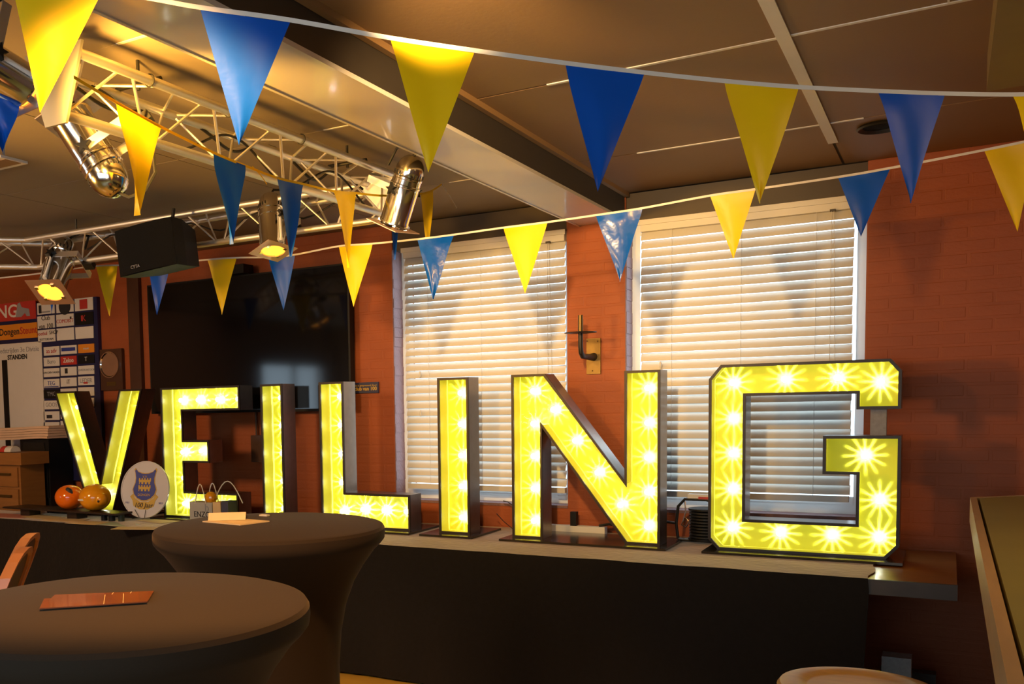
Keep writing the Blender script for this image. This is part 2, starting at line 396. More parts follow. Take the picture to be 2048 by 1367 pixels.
# ------------------------------------------------------------------ windows and blinds
def window(i, a, b):
    y0 = W + .125
    m = MB()
    m.box(a, b, y0, y0 + .06, ZS, ZS + .055).box(a, b, y0, y0 + .06, 2.452, 2.512).box(a, a + .05, y0, y0 + .06, ZS + .055, 2.452).box(b - .05, b, y0, y0 + .06, ZS + .055, 2.452)
    o = struct(m.build('window_%d' % i, M_white), ('left' if i == 1 else 'right') + ' window with white frame behind a blind')
    MB().box(a + .05, b - .05, y0 + .03, y0 + .034, ZS + .055, 2.452).build('pane', M_glass, o)
    MB().box(a + .05, b - .05, y0 - .004, y0 + .012, ZS + .055, ZS + .095).build('sash_rail', M_white, o)
for i, (a, b) in enumerate(OPEN): window(i + 1, a, b)
def blind(a, b, label):
    yb = W + .012; L = b - a; ztop = 2.505; zb = .985; pitch = .0481; n = 30
    t = thing('venetian_blind', ((a + b) / 2, yb, zb), label, 'blind', 'white slatted window blinds')
    MB().box(a, b, yb - .024, yb + .03, 2.452, 2.512).build('head_rail', M_slat, t)
    MB().box(a - .012, b + .008, yb - .033, yb - .025, 2.488, 2.516).build('valance', M_slat, t)
    MB().box(a + .005, b - .005, yb - .02, yb + .024, zb - .012, zb + .020).build('bottom_rail', M_slat, t)
    me = bpy.data.meshes.new('slat'); tilt = math.radians(61); wv = .0535; vs = []; fs = []; K = 6
    for k in range(K + 1):
        s_ = (k / K - .5) * wv; c_ = .004 * (1 - (2 * k / K - 1) ** 2)
        for d in (0, -.0022):
            yy = s_ * math.cos(tilt) - (c_ + d) * math.sin(tilt); zz = s_ * math.sin(tilt) + (c_ + d) * math.cos(tilt)
            vs += [(-L / 2, yy, zz), (L / 2, yy, zz)]
    for k in range(K):
        p = k * 4; q = p + 4
        fs += [(p, p + 1, q + 1, q), (p + 2, q + 2, q + 3, p + 3), (p, q, q + 2, p + 2), (p + 1, p + 3, q + 3, q + 1)]
    fs += [(0, 2, 3, 1), (4 * K, 4 * K + 1, 4 * K + 3, 4 * K + 2)]
    me.from_pydata(vs, [], fs); me.materials.append(M_slat); me.polygons.foreach_set('use_smooth', [True] * len(me.polygons))
    me.set_sharp_from_angle(angle=math.radians(50))
    for k in range(n):
        o = bpy.data.objects.new('slat', me); C.objects.link(o); o.parent = t
        o.location = (random.uniform(-.002, .002), 0, 2.43 - zb - k * pitch); o.rotation_euler.x = random.uniform(-.025, .025)
    for x in (a + .17, (a + b) / 2, b - .17):
        MB().cyl((x, yb - .018, zb), (x, yb - .018, 2.455), .0012, 5).build('ladder_cord', M_cord, t)
    MB().cyl((b - .10, yb - .032, 1.6), (b - .10, yb - .032, 2.46), .0016, 5).cyl((b - .075, yb - .032, 1.65), (b - .09, yb - .032, 2.46), .0016, 5).build('pull_cord', M_cord, t)
    MB().box(b - .108, b - .082, yb - .04, yb - .02, 2.446, 2.456).build('cord_lock', M_darkbrown, t)
    for x, z in ((a + .115, 1.69), (a + .115, 1.44)):
        MB().lathe([(.004, 0), (.007, .012), (.006, .03), (.003, .04)], 8, (x, yb - .035, z), True, True).build('tassel', M_cord, t)
blind(-2.995, -1.925, 'slatted white blind on the window left of the brass sconce')
blind(-1.485, -.425, 'slatted white blind on the window behind letter G')

# ------------------------------------------------------------------ wooden table with cloth
TZ = .75
wt = thing('wooden_table', (-3.4, 5.0, 0), 'long brown wooden table, its bare right end beside the cloth', 'table')
MB().box(-7.0, .04, 4.545, W - .006, TZ - .064, TZ - .003).build('table_top', M_wood, wt)
MB().box(-7.0, .042, 4.528, 4.545, TZ - .066, TZ - .002).build('edge_board', M_woodedge, wt)
for x in (-6.85, -4.6, -2.4, -.36): MB().box(x - .035, x + .035, 4.62, 4.69, 0, TZ - .064).build('leg', M_woodedge, wt)
for x in (-6.85, -4.6, -2.4, -.38): MB().box(x - .035, x + .035, 5.30, 5.37, 0, TZ - .064).build('leg', M_woodedge, wt)
MB().box(-.26, -.03, 5.20, 5.27, .12, .20).build('foot_rail', M_woodedge, wt)
# cloth: top with light wrinkles, front drop with soft folds
def wr(x, y): return .0022 * math.sin(x * 5.3 + y * 9) * math.sin(x * 1.7 - y * 4) + .0012 * math.sin(x * 17 + y * 23)
rows = []
xs = [-7.02 + i * (6.75 / 150) for i in range(151)]
for k in range(15):
    y = W - .012 - k * (.95 / 14); rows.append([(x + (0 if k < 8 else .012 * math.sin(k * 1.3) * (x > -.3)), y, TZ + .002 + abs(wr(x, y)) * (1 if y < 4.86 else .15)) for x in xs])
for k in range(1, 14):
    d = k / 13; rows.append([(x - .03 * d * (x > -.5), 4.522 - .006 * k / 3 - .012 * d * math.sin(x * 4.3) * math.sin(x * 1.1 + 1) - .004 * d * math.sin(x * 19), TZ - d * (TZ - .012)) for x in xs])
cl = MB().sheet(rows).build('table_cloth', M_cloth, loc=(-3.6, 5.0, TZ), smooth=True)
tag(cl, 'black cloth hanging to the floor over the long table', 'tablecloth')

# ------------------------------------------------------------------ the marquee letters
F0, DEP = 5.0, .135
ZT, ZB = 1.668, .763
LED = (.96, 1.0, .85)
def star_light(o_parent, loc, e):
    # starburst glare put into the bulb light: bright core, twelve rays on the panel
    l = bpy.data.lights.new('bulb_light', 'POINT'); l.energy = e; l.color = LED; l.shadow_soft_size = .0; l.use_nodes = True
    nt = l.node_tree; em = nt.nodes['Emission']; N = nt.nodes.new
    def mth(op, a, b=None, c=None):
        n = N('ShaderNodeMath'); n.operation = op
        for k, v in enumerate((a, b, c)):
            if v is None: continue
            if isinstance(v, (int, float)): n.inputs[k].default_value = v
            else: nt.links.new(v, n.inputs[k])
        return n.outputs[0]
    def mr(v, a, b, c, d):
        n = N('ShaderNodeMapRange'); n.interpolation_type = 'SMOOTHSTEP'; nt.links.new(v, n.inputs[0])
        for k, q in zip((1, 2, 3, 4), (a, b, c, d)): n.inputs[k].default_value = q
        return n.outputs[0]
    tc = N('ShaderNodeTexCoord'); sp = N('ShaderNodeSeparateXYZ'); nt.links.new(tc.outputs['Normal'], sp.inputs[0])
    X, Y, Z = sp.outputs
    Y = mth('MULTIPLY', Y, YSIGN)
    yp = mth('MAXIMUM', Y, .16)
    rho = mth('DIVIDE', mth('SQRT', mth('ADD', mth('MULTIPLY', X, X), mth('MULTIPLY', Z, Z))), yp)
    co = mth('COSINE', mth('MULTIPLY_ADD', mth('ARCTAN2', Z, X), 6.0, random.uniform(-.4, .4)))
    rays = mth('MULTIPLY', mth('POWER', mth('MULTIPLY', co, co), 4.0), mr(rho, .8, 3.9, 1.0, 0.0))
    core = mr(rho, .75, 1.7, 1.0, 0.0)
    eff = mth('ADD', mth('MULTIPLY_ADD', rays, 21.0, .28), mth('MULTIPLY', core, 22.0))
    back = mth('MULTIPLY', eff, mth('DIVIDE', 1.0, mth('POWER', yp, 3.0)))
    front = mr(Y, .06, .2, 0.0, 1.0)
    nt.links.new(mth('ADD', mth('MULTIPLY', back, front), mth('MULTIPLY', mr(Y, -.75, -.15, 1.0, 0.14), 9.0)), em.inputs['Strength'])
    o = bpy.data.objects.new('bulb_light', l); C.objects.link(o); o.parent = o_parent; o.location = loc
    return o
YSIGN = 1.0
_bulb = None
def letter(name, poly, bulbs, base, label, e=.021):
    global _bulb
    cx = sum(p[0] for p in poly) / len(poly)
    t = thing('marquee_letter', (cx, F0, TZ + .004), label, 'letter', 'light bulb letters on the black table')
    p4 = offset_poly(poly, .004); p6 = offset_poly(poly, .0062); pr = offset_poly(poly, .0135)
    MB().ring(poly, p4, F0 + .006, F0 + DEP).build('casing', M_letter, t)
    MB().prism(poly, F0 + DEP, F0 + DEP + .005).build('back_cover', M_letter, t)
    MB().ring(poly, pr, F0 - .004, F0 + .006).build('rim', M_rim, t)
    MB().ring(p4, p6, F0 + .006, F0 + DEP - .004).build('lining', M_lining_lit, t)
    MB().prism(p6, F0 + DEP - .008, F0 + DEP - .003).build('back_panel', M_lining, t)
    MB().box(base[0], base[1], 4.905, 5.325, TZ + .004, TZ + .0155).build('base_plate', M_base, t)
    for (bx, bz) in bulbs:
        if _bulb is None:
            b = MB().lathe([(.006, -.028), (.008, -.02), (.0125, -.012), (.0165, 0), (.015, .008), (.009, .0145), (.001, .017)], 14, (0, 0, 0), True, True).build('bulb', M_bulb, t, smooth=True, local=True)
            for v in b.data.vertices: v.co = (v.co.x, -v.co.z, v.co.y)
            _bulb = b; b.location = (bx - cx, DEP - .036, bz - TZ - .004)
        else: b = copyobj(_bulb, t, (bx - cx, DEP - .036, bz - TZ - .004))
        star_light(b, (0, 0, 0), e)
zs5 = [ZT - .088 - i * .1825 for i in range(5)]
# V
letter('V', [(-5.771, ZT), (-5.545, ZT), (-5.316, .99), (-5.088, ZT), (-4.863, ZT), (-5.195, ZB), (-5.437, ZB)],
       [(-5.635 + i * .064, 1.55 - i * .165) for i in range(5)] + [(-4.995 - i * .060, 1.55 - i * .165) for i in range(4)], (-5.80, -4.90), 'glowing yellow bulb letter V at the left end of the word', e=.034)
# E
letter('E', [(-4.690, ZT), (-3.986, ZT), (-3.986, 1.505), (-4.490, 1.505), (-4.490, 1.303), (-4.262, 1.303), (-4.262, 1.149), (-4.490, 1.149), (-4.490, .948), (-4.022, .948), (-4.022, ZB), (-4.690, ZB)],
       [(-4.59, z) for z in zs5] + [(-4.43 + i * .175, zs5[0]) for i in range(3)] + [(-4.42, 1.225), (-4.32, 1.225)] + [(-4.43 + i * .165, zs5[4]) for i in range(3)], (-4.74, -3.95), 'glowing yellow bulb letter E behind the paper bag', e=.034)
# first I
letter('I', [(-3.812, ZT), (-3.637, ZT), (-3.637, ZB), (-3.812, ZB)], [(-3.722, z) for z in zs5], (-3.90, -3.57), 'glowing yellow bulb letter I between E and L', e=.034)
# L
letter('L', [(-3.353, ZT), (-3.173, ZT), (-3.173, .981), (-2.717, .981), (-2.717, ZB), (-3.353, ZB)], [(-3.262, z) for z in zs5] + [(-3.262 + (i + 1) * .155, .868) for i in range(3)], (-3.44, -2.68), 'glowing yellow bulb letter L beside the left window', e=.034)
# second I
letter('I', [(-2.525, ZT), (-2.328, ZT), (-2.328, ZB), (-2.525, ZB)], [(-2.425, z) for z in zs5], (-2.61, -2.275), 'glowing yellow bulb letter I between L and N')
# N
letter('N', [(-2.067, ZT + .003), (-1.872, ZT + .003), (-1.438, 1.097), (-1.438, ZT + .003), (-1.255, ZT + .003), (-1.255, ZB), (-1.432, ZB), (-1.889, 1.378), (-1.889, ZB), (-2.067, ZB)],
       [(-1.978, z) for z in zs5] + [(-1.345, z) for z in zs5] + [(-1.86 + i * .124, 1.475 - i * .172) for i in range(4)], (-2.11, -1.205), 'glowing yellow bulb letter N below the brass sconce')
# G
letter('G', [(-.962, 1.683), (-.231, 1.683), (-.186, 1.628), (-.186, 1.455), (-.366, 1.455), (-.366, 1.527), (-.845, 1.527), (-.845, .922), (-.361, .922), (-.361, 1.152), (-.503, 1.152), (-.503, 1.333), (-.183, 1.333), (-.183, .826), (-.238, ZB), (-.970, ZB), (-1.018, .817), (-1.018, 1.614)],
       [(-.925, z) for z in (1.595, 1.415, 1.24, 1.06, .862)] + [(-.685, 1.605), (-.455, 1.605), (-.275, 1.58)] + [(-.70, .848), (-.47, .848), (-.27, .848)] + [(-.27, 1.025), (-.335, 1.235)], (-1.03, -.165), 'glowing yellow bulb letter G at the right end of the word')
gb = bpy.data.objects[[o.name for o in bpy.data.objects if o.name.startswith('marquee_letter')][-1]]
MB().box(-.312, -.246, F0 + .06, F0 + .10, 1.333, 1.455).build('spacer_block', M_shade, gb)

# ------------------------------------------------------------------ things between and behind the letters
ps = thing('power_strip', (-1.86, 5.38, TZ + .004), 'white power strip behind letter N with plugs in it', 'power strip')
MB().box(-2.00, -1.66, 5.375, 5.425, TZ + .004, TZ + .044).build('housing', M_paper, ps)
MB().box(-1.865, -1.83, 5.38, 5.42, TZ + .044, TZ + .125).build('charger', M_black, ps)
MB().tube([(-1.70, 5.40, TZ + .05), (-1.64, 5.40, TZ + .062), (-1.56, 5.39, TZ + .055), (-1.50, 5.37, TZ + .03), (-1.42, 5.36, TZ + .01)], .008, 6).build('lead', M_blackrub, ps, smooth=True)
cr = thing('cable_reel', (-1.12, 5.25, TZ + .004), 'dark cable reel with red and white label left of letter G', 'cable reel')
MB().tube([(-1.225, 5.26, TZ + .02), (-1.235, 5.26, TZ + .10), (-1.225, 5.26, TZ + .195), (-1.19, 5.26, TZ + .235), (-1.08, 5.26, TZ + .235), (-1.02, 5.26, TZ + .21), (-1.01, 5.26, TZ + .05), (-1.03, 5.26, TZ + .015), (-1.20, 5.26, TZ + .015), (-1.225, 5.26, TZ + .02)], .008, 8).build('handle_frame', M_iron, cr, smooth=True)
mb = MB()
for k in range(9): mb.lathe([(.055, k * .016), (.085, k * .016 + .004), (.085, k * .016 + .012), (.055, k * .016 + .016)], 20, (-1.085, 5.28, TZ + .03))
mb.build('cable_drum', M_blackrub, cr, smooth=True)
MB().lathe([(.0, 0), (.09, 0), (.09, .01), (0, .01)], 20, (-1.085, 5.28, TZ + .02)).lathe([(.0, 0), (.09, 0), (.09, .01), (0, .01)], 20, (-1.085, 5.28, TZ + .178)).build('flange', M_black, cr, smooth=True)
MB().box(-1.175, -1.03, 5.255, 5.30, TZ + .237, TZ + .262).build('label_bar', M_paper, cr); MB().box(-1.12, -1.035, 5.253, 5.255, TZ + .238, TZ + .250).build('red_print', M_redp, cr)
MB().tube([(-1.185, 5.24, TZ + .225), (-1.18, 5.235, TZ + .17), (-1.19, 5.23, TZ + .125), (-1.20, 5.225, TZ + .10), (-1.175, 5.225, TZ + .09), (-1.16, 5.225, TZ + .12), (-1.18, 5.225, TZ + .14)], .004, 6).build('clip', M_chrome, cr, smooth=True)
MB().tube([(-1.24, 5.25, TZ + .105), (-1.30, 5.26, TZ + .11), (-1.38, 5.30, TZ + .10)], .007, 6).build('loose_lead', M_blackrub, cr, smooth=True)
def cable(pts, r, label, m=M_blackrub):
    o = MB().tube(pts, r, 6).build('cable', m, loc=pts[-1], smooth=True); return tag(o, label, 'cable')
cable([(-2.30, 5.42, .92), (-2.27, 5.42, .915), (-2.2, 5.43, .87), (-2.12, 5.42, .81), (-2.07, 5.38, TZ + .008)], .003, 'thin dark cable running down the wall between I and N')
cable([(-2.31, 5.34, TZ + .10), (-2.27, 5.36, TZ + .05), (-2.22, 5.37, TZ + .01), (-2.13, 5.35, TZ + .007)], .0025, 'thin cable drooping behind the second letter I')

# ------------------------------------------------------------------ television, scoreboard, wall pieces
tv = thing('television', (-4.27, W - .06, 1.49), 'large dark wall television behind the letters', 'television')
MB().box(-5.17, -3.37, W - .075, W - .02, 1.485, 2.455).build('cabinet', M_black, tv)
MB().box(-5.155, -3.385, W - .078, W - .075, 1.503, 2.443).build('screen', M_screen, tv)
MB().box(-4.5, -4.0, W - .02, W - .001, 1.8, 2.2).build('wall_mount', M_iron, tv)
wc = thing('webcam_box', (-4.35, W - .1, 2.456), 'small black box with a light on top of the television', 'device')
q = on_y(465, 500, W - .08)
MB().box(q.x - .14, q.x + .14, W - .14, W - .03, 2.457, 2.52).build('housing', M_black, wc); MB().box(q.x - .06, q.x - .05, W - .142, W - .14, 2.49, 2.497).build('indicator', M_white, wc)
tag(MB().box(-4.24, -4.12, W - .05, W - .001, 1.13, 1.32).cyl((-4.21, W - .02, 1.32), (-4.21, W - .02, 1.486), .008).build('socket_box', M_walnut, loc=(-4.18, W - .02, 1.13)), 'dark socket box under the television with a lead going up', 'socket box')
tag(MB().box(-5.42, -5.30, W - .035, W - .001, .80, CEIL - .01).build('wall_duct', M_walnut, loc=(-5.36, W - .02, .8)), 'dark vertical duct on the wall left of the television', 'duct')

YS = W - .035
sb = thing('score_board', (-6.6, YS, .9), 'navy sponsor board with small white panels on the far left wall', 'board')
p0 = on_y(0, 606, YS); p1 = on_y(193, 594, YS)
MB().box(-7.9, p1.x, YS, W - .001, .95, p1.z + .005).build('board', M_navy, sb)
def panel(u0, v0, u1, v1, m, label=None):
    a = on_y(u0, v0, YS); b = on_y(u0, v1, YS); b.x = on_y(u1, v0, YS).x
    o = MB().box(a.x, b.x, YS - .006, YS, b.z, a.z).build('panel', m, sb)
    return a.x, a.z, b.x, b.z
def ptext(r, s, m, size, dx=0, dz=0, **kw):
    return text(s, sb, m, ((r[0] + r[2]) / 2 + dx, YS - .0075, (r[1] + r[3]) / 2 + dz), size, **kw)
def pbar(r, m, fx0, fx1, fz0, fz1):
    w_ = r[2] - r[0]; h_ = r[1] - r[3]
    MB().box(r[0] + fx0 * w_, r[0] + fx1 * w_, YS - .0085, YS - .006, r[3] + fz0 * h_, r[3] + fz1 * h_).build('print', m, sb)
r = panel(-45, 613, 72, 648, M_redp); ptext(r, 'ING', M_paper, .15, .0, 0, sx=1.2, bold=.002)
mx_ = r[2] - .13; mz_ = (r[1] + r[3]) / 2
MB().prism([(mx_ - .12, mz_ - .05), (mx_ - .10, mz_ + .02), (mx_ - .09, mz_ + .06), (mx_ - .06, mz_ + .07), (mx_ - .04, mz_ + .03), (mx_, mz_ + .02), (mx_ + .05, mz_ + .01), (mx_ + .06, mz_ - .05), (mx_ + .02, mz_ - .05), (mx_, mz_ - .02), (mx_ - .05, mz_ - .05)], YS - .009, YS - .006).build('emblem', M_greyp, sb)
r = panel(-45, 655, 75, 684, M_orgp); ptext(r, 'Dongen', M_ink, .082, .17, .0, align='RIGHT', bold=.001, sx=1.0); ptext(r, 'Steunt', M_redp, .082, .175, .0, align='LEFT', bold=.001, sx=1.0)
r = panel(75.0, 606.5, 109.5, 629.5, M_paper); pbar(r, M_ink, .1, .25, .1, .8); pbar(r, M_greyp, .27, .75, .12, .25)
r = panel(113, 602.5, 147.5, 626, M_paper)
MB().lathe([(0, 0), (.068, 0), (.068, .003), (0, .003)], 24).build('emblem', M_ink, sb, local=True)
o = bpy.data.objects[[x.name for x in sb.children if x.name.startswith('emblem')][-1]]; o.rotation_euler.x = PI / 2; o.location = Vector(((r[0] + r[2]) / 2, YS - .006, (r[1] + r[3]) / 2)) - WLOC[sb.name]
ptext(r, 'a', M_paper, .06)
r = panel(150.2, 597.5, 186.3, 622.5, M_paper); pbar(r, M_redp, .28, .70, .12, .88); ptext(r, 'cvl', M_paper, .075, 0, .012)
r = panel(75.5, 633, 109.8, 657.5, M_paper); ptext(r, 'Club', M_ink, .055, 0, .032); ptext(r, 'van 100', M_ink, .055, 0, -.035)
r = panel(113.3, 629.5, 148, 653.5, M_paper); ptext(r, 'COMOBST', M_redp, .042, 0, -.008); pbar(r, M_ink, .8, .88, .55, .75)
r = panel(150.6, 626, 187, 650.5, M_black); ptext(r, 'K', M_redp, .07); pbar(r, M_redp, .35, .42, .3, .75)
r = panel(76.5, 660.5, 111, 684.5, M_paper); ptext(r, 'voetbal', M_redp, .042, -.05, .018); ptext(r, 'SHOP', M_ink, .042, .09, .022); ptext(r, 'ROTTERDAM', M_ink, .028, 0, -.03)
panel(114, 657, 148.6, 681, M_paper); panel(151.4, 654.5, 187.4, 678, M_paper)
r = panel(-45, 692, 84, 1005, M_paper); text('Competitiewedstrijden 3e Divisie', sb, M_greyp, (r[2] - .03, YS - .0075, r[1] - .06), .060, align='RIGHT'); text('STANDEN', sb, M_ink, (on_y(36, 714, YS).x, YS - .0075, on_y(36, 714, YS).z), .055, bold=.002)
a = on_y(6.5, 720, YS); b = on_y(15.5, 722, YS); MB().box(a.x, b.x, YS - .016, YS - .006, 1.0, a.z).build('slot_bar', M_black, sb)
low = [('w', 'w', 'o'), ('w', 'r', 'k'), ('w', 'w', 'w'), ('w', 'w', 'w'), ('k', 'w', 'w'), ('w', 'w', 'w'), ('w', 'w', 'w'), ('w', 'w', 'w'), ('w', 'w', 'w')]
tx = {(0, 0): ('aa adv', M_redp), (0, 2): ('snapsit', M_paper), (1, 0): ('Buro', M_greyp), (1, 1): ('Zeloo', M_paper), (1, 2): ('T', M_paper), (2, 0): ('VAN DEN HANEN', M_ink), (2, 2): ('ADVIESKANTOOR', M_greyp), (3, 0): ('TEG', M_bluep), (3, 1): ('iT', M_ink), (3, 2): ('LEDER', M_greyp), (4, 0): ('TMC', M_greyp), (5, 0): ('GOOS', M_greyp)}
for ri, row in enumerate(low):
    for ci, k in enumerate(row):
        u0, u1 = ((88.2, 119.4), (122, 153.9), (157, 189))[ci]
        v0 = 694 - 2.6 * ci + ri * 21.4; r = panel(u0, v0, u1, v0 + 17.2, {'w': M_paper, 'o': M_orgp, 'r': M_redp, 'k': M_black}[k])
        if (ri, ci) in tx:
            s, m_ = tx[(ri, ci)]; ptext(r, s, m_, .05 if len(s) < 7 else .024, sx=1.0, bold=.001 if s == 'Zeloo' else 0)
        if (ri, ci) == (0, 1): pbar(r, M_bluep, .06, .92, .35, .75)
        if (ri, ci) == (2, 1): pbar(r, M_ink, .28, .45, .25, .85)
        if (ri, ci) == (3, 0): pbar(r, M_bluep, .05, .95, .06, .16)
        if (ri, ci) == (3, 2): pbar(r, M_redp, .35, .6, .15, .35)
        if (ri, ci) == (6, 0): pbar(r, M_ink, .2, .55, .2, .6)
# plaque with silver plate
a = on_y(199, 699, W - .03); b = on_y(246, 779, W - .03)
pq = thing('wall_plaque', ((a.x + b.x) / 2, W - .02, b.z), 'dark wooden plaque with a round silver plate left of the television', 'plaque')
MB().box(a.x, b.x, W - .03, W - .004, b.z, a.z).build('board', M_walnut, pq)
o = MB().lathe([(.001, 0), (.055, .006), (.09, .004), (.098, .012), (.104, .012), (.106, .004), (.106, 0)], 32).build('silver_plate', M_silver, pq, smooth=True, local=True)
c = on_y(220, 729, W - .03); o.rotation_euler.x = PI / 2; o.location = Vector((c.x, W - .031, c.z)) - WLOC[pq.name]
c = on_y(223, 767, W - .03); MB().box(c.x - .05, c.x + .05, W - .033, W - .03, c.z - .016, c.z + .016).build('name_plate', M_brass, pq)
# small navy sign
a = on_y(706, 765, W - .012); b = on_y(757, 785, W - .012)
sg = thing('wall_sign', ((a.x + b.x) / 2, W - .01, b.z), 'small navy sign with gold lettering right of the television', 'sign')
MB().box(a.x, b.x, W - .012, W - .002, b.z, a.z).build('plate', M_navy, sg)
text('dit is gesponsord door', sg, M_gold, ((a.x + b.x) / 2, W - .013, a.z - .02), .019); text('club van 100', sg, M_gold, ((a.x + b.x) / 2, W - .013, a.z - .043), .034, bold=.0008)
# sconce
a = on_y(1173, 677, W - .01); b = on_y(1201, 747, W - .01); cx = (a.x + b.x) / 2
d = ray(1161, 666); yc = cx / (d.x / d.y); zc = on_y(1161, 666, yc).z
sk = thing('candle_sconce', (cx, W - .01, b.z), 'brass candle wall sconce on the red pier between the windows', 'sconce')
MB().box(a.x, b.x, W - .012, W - .002, b.z, a.z).build('back_plate', M_brass, sk)
zl = on_y(1187, 713, W - .02).z
MB().tube([(cx, W - .01, zl), (cx, W - .05, zl - .004), (cx, yc + .035, zl - .002), (cx, yc + .008, zl + .018), (cx, yc, zl + .05), (cx, yc, zc)], [.024, .019, .015, .014, .013, .013], 12).build('arm', M_iron, sk, smooth=True)
MB().lathe([(.001, 0), (.088, .002), (.09, .005), (.001, .004)], 28, (cx, yc, zc)).build('drip_pan', M_iron, sk, smooth=True)
MB().lathe([(.0125, 0), (.0145, .02), (.0135, .10), (.010, .10), (.010, .02)], 14, (cx, yc, zc)).build('candle_cup', M_brass, sk, smooth=True)
for (u, v) in ((1174.5, 682), (1195, 682), (1185, 741)):
    c = on_y(u, v, W - .013); MB().sphere((c.x, W - .013, c.z), .004, 8, 6).build('screw', M_silver, sk)

# ------------------------------------------------------------------ left end of the table
TT = TZ + .004
# loudspeaker standing on the table
px = thing('loudspeaker', (-6.22, 5.28, TT), 'black loudspeaker standing on the table left of letter V', 'loudspeaker')
MB().prism([(-6.40, 5.17), (-6.06, 5.17), (-6.10, 5.44), (-6.36, 5.44)], TT, TT + .545, 'z').build('cabinet', M_black, px)
MB().box(-6.385, -6.075, 5.160, 5.171, TT + .08, TT + .40).build('grille', M_grille, px)
MB().prism([(-6.37, TT + .42), (-6.09, TT + .42), (-6.11, TT + .52), (-6.35, TT + .52)], 5.162, 5.171).build('horn', M_iron, px)
MB().box(-6.33, -6.30, 5.156, 5.161, TT + .10, TT + .14).build('badge', M_greyp, px)
MB().box(-6.13, -6.125, 5.158, 5.171, TT + .03, TT + .06).build('indicator', M_greyp, px)
# linen pile on the loudspeaker
for k in range(5):
    z = TT + .547 + k * .020; n = 18; rows = []
    t0 = -6.72 + .03 * random.random(); t1 = -6.02 - .03 * random.random()
    prof = []
    for s in range(n + 1): prof.append((t0 + (t1 - t0) * s / n, .018 + .004 * math.sin(s * .8 + k)))
    top = [(x, z + .02 + .010 * math.sin(x * 9) * .5 - .06 * max(0, -6.42 - x) ** 1.2) for x, _ in prof]
    bot = [(x, zz - .0175) for (x, zz) in top]
    o = MB().prism(top + bot[::-1], 5.13 + .02 * k * .3, 5.40).build('folded_linen', M_towel, loc=(-6.3, 5.26, z), smooth=True)
    tag(o, ('topmost' if k == 4 else 'lowest' if k == 0 else ['second', 'third', 'fourth'][k - 1] + ' from bottom') + ' folded linen in the pile on the loudspeaker', 'linen', 'folded linens on the loudspeaker')
# brown drawer cabinet on the table edge
cb = thing('drawer_cabinet', (-6.75, 5.05, TT), 'brown wooden drawer cabinet at the far left edge of the table', 'cabinet')
c0 = on_y(48, 910, 4.9); xr = c0.x
MB().box(-7.3, xr - .05, 4.90, 5.13, TT, TT + .36).build('body', M_cabinet, cb)
MB().box(-7.32, xr, 4.87, 5.14, TT + .36, TT + .455).build('top_rail', M_cabinet, cb)
for k in range(2):
    dr = MB().box(-7.28, xr - .07, 4.885, 4.90, TT + .02 + k * .17, TT + .17 + k * .17).build('drawer', M_cabinet, cb)
    MB().box(xr - .28, xr - .14, 4.865, 4.885, TT + .11 + k * .17, TT + .125 + k * .17).build('handle', M_brass, dr)
st = thing('striped_cloth', (xr - .22, 5.0, TT + .457), 'rolled red white and black striped cloth on the cabinet', 'cloth')
xx = xr - .12
for k, (w_, m_) in enumerate(((.075, M_paper), (.055, M_redp), (.075, M_paper), (.06, M_ink), (.06, M_paper), (.06, M_redp))):
    MB().prism([(4.92 + .045 * math.cos(a * PI / 8) * 1.1, TT + .457 + .003 + .045 * (math.sin(a * PI / 8) * 1.0) + .0) for a in range(9)], xx - w_, xx, 'x').build('stripe', m_, st, smooth=True); xx -= w_
# dark board / tray with two glossy orange helmets
a = on_z(25, 1021, TT + .03); b = on_z(298, 1018, TT + .03)
tr = MB().prism([(-6.0, 4.66), (-4.80, 4.64), (-4.80, 4.80), (-5.95, 4.86)], TT + .052, TT + .064, 'z').box(-5.85, -5.75, 4.70, 4.80, TT, TT + .052).box(-5.35, -5.25, 4.70, 4.80, TT, TT + .052).build('dark_tray', M_tray, loc=(-5.6, 4.95, TT)); tag(tr, 'flat dark wooden tray on the left of the table', 'tray')
def helmet(u, v, r, m, label, hole, sq=.86):
    zb = TT + .064; c = on_y(u, v, 4.745); c.z = zb
    t = thing('orange_helmet', c, label, 'helmet', 'glossy orange helmets on the tray')
    prof = [(r * math.sin(PI * i / 14 * .9 + .31), -r * sq * math.cos(PI * i / 14 * .9 + .31)) for i in range(15)]
    prof = [(max(.002, p[0]), p[1]) for p in prof]; z0 = min(p[1] for p in prof)
    MB().lathe([(p[0], p[1] - z0) for p in prof], 28, c, True, True).build('shell', m, t, smooth=True)
    if hole:
        o = MB().sphere((0, 0, 0), .05, 16, 10).build('opening', M_ink, t, smooth=True, local=True)
        o.location = (r * .72 * .78, -r * .72 * .55, r * sq * 1.22); o.scale = (.62, .5, 1.15); o.rotation_euler = (.0, -.5, .5)
    else:
        o = MB().sphere((0, 0, 0), r * .45, 18, 12).build('ear_cover', m, t, smooth=True, local=True); o.location = (r * .70, -r * .2, r * .75)
        MB().sphere((c.x + r * .88, c.y - r * .55, c.z + r * .66), .010, 8, 6).build('knob', M_ink, t, smooth=True)
        rm = MB().box(-.035, .035, -.002, .002, -.006, .006).build('print', M_paper, t, local=True); rm.location = (-r * .05, -r * .99, r * .75); rm.rotation_euler.z = .3
helmet(139, 990, .104, M_orange, 'left orange helmet with a dark opening on the tray', True)
helmet(190, 990, .112, M_amber, 'right amber orange helmet on the tray below letter V', False)
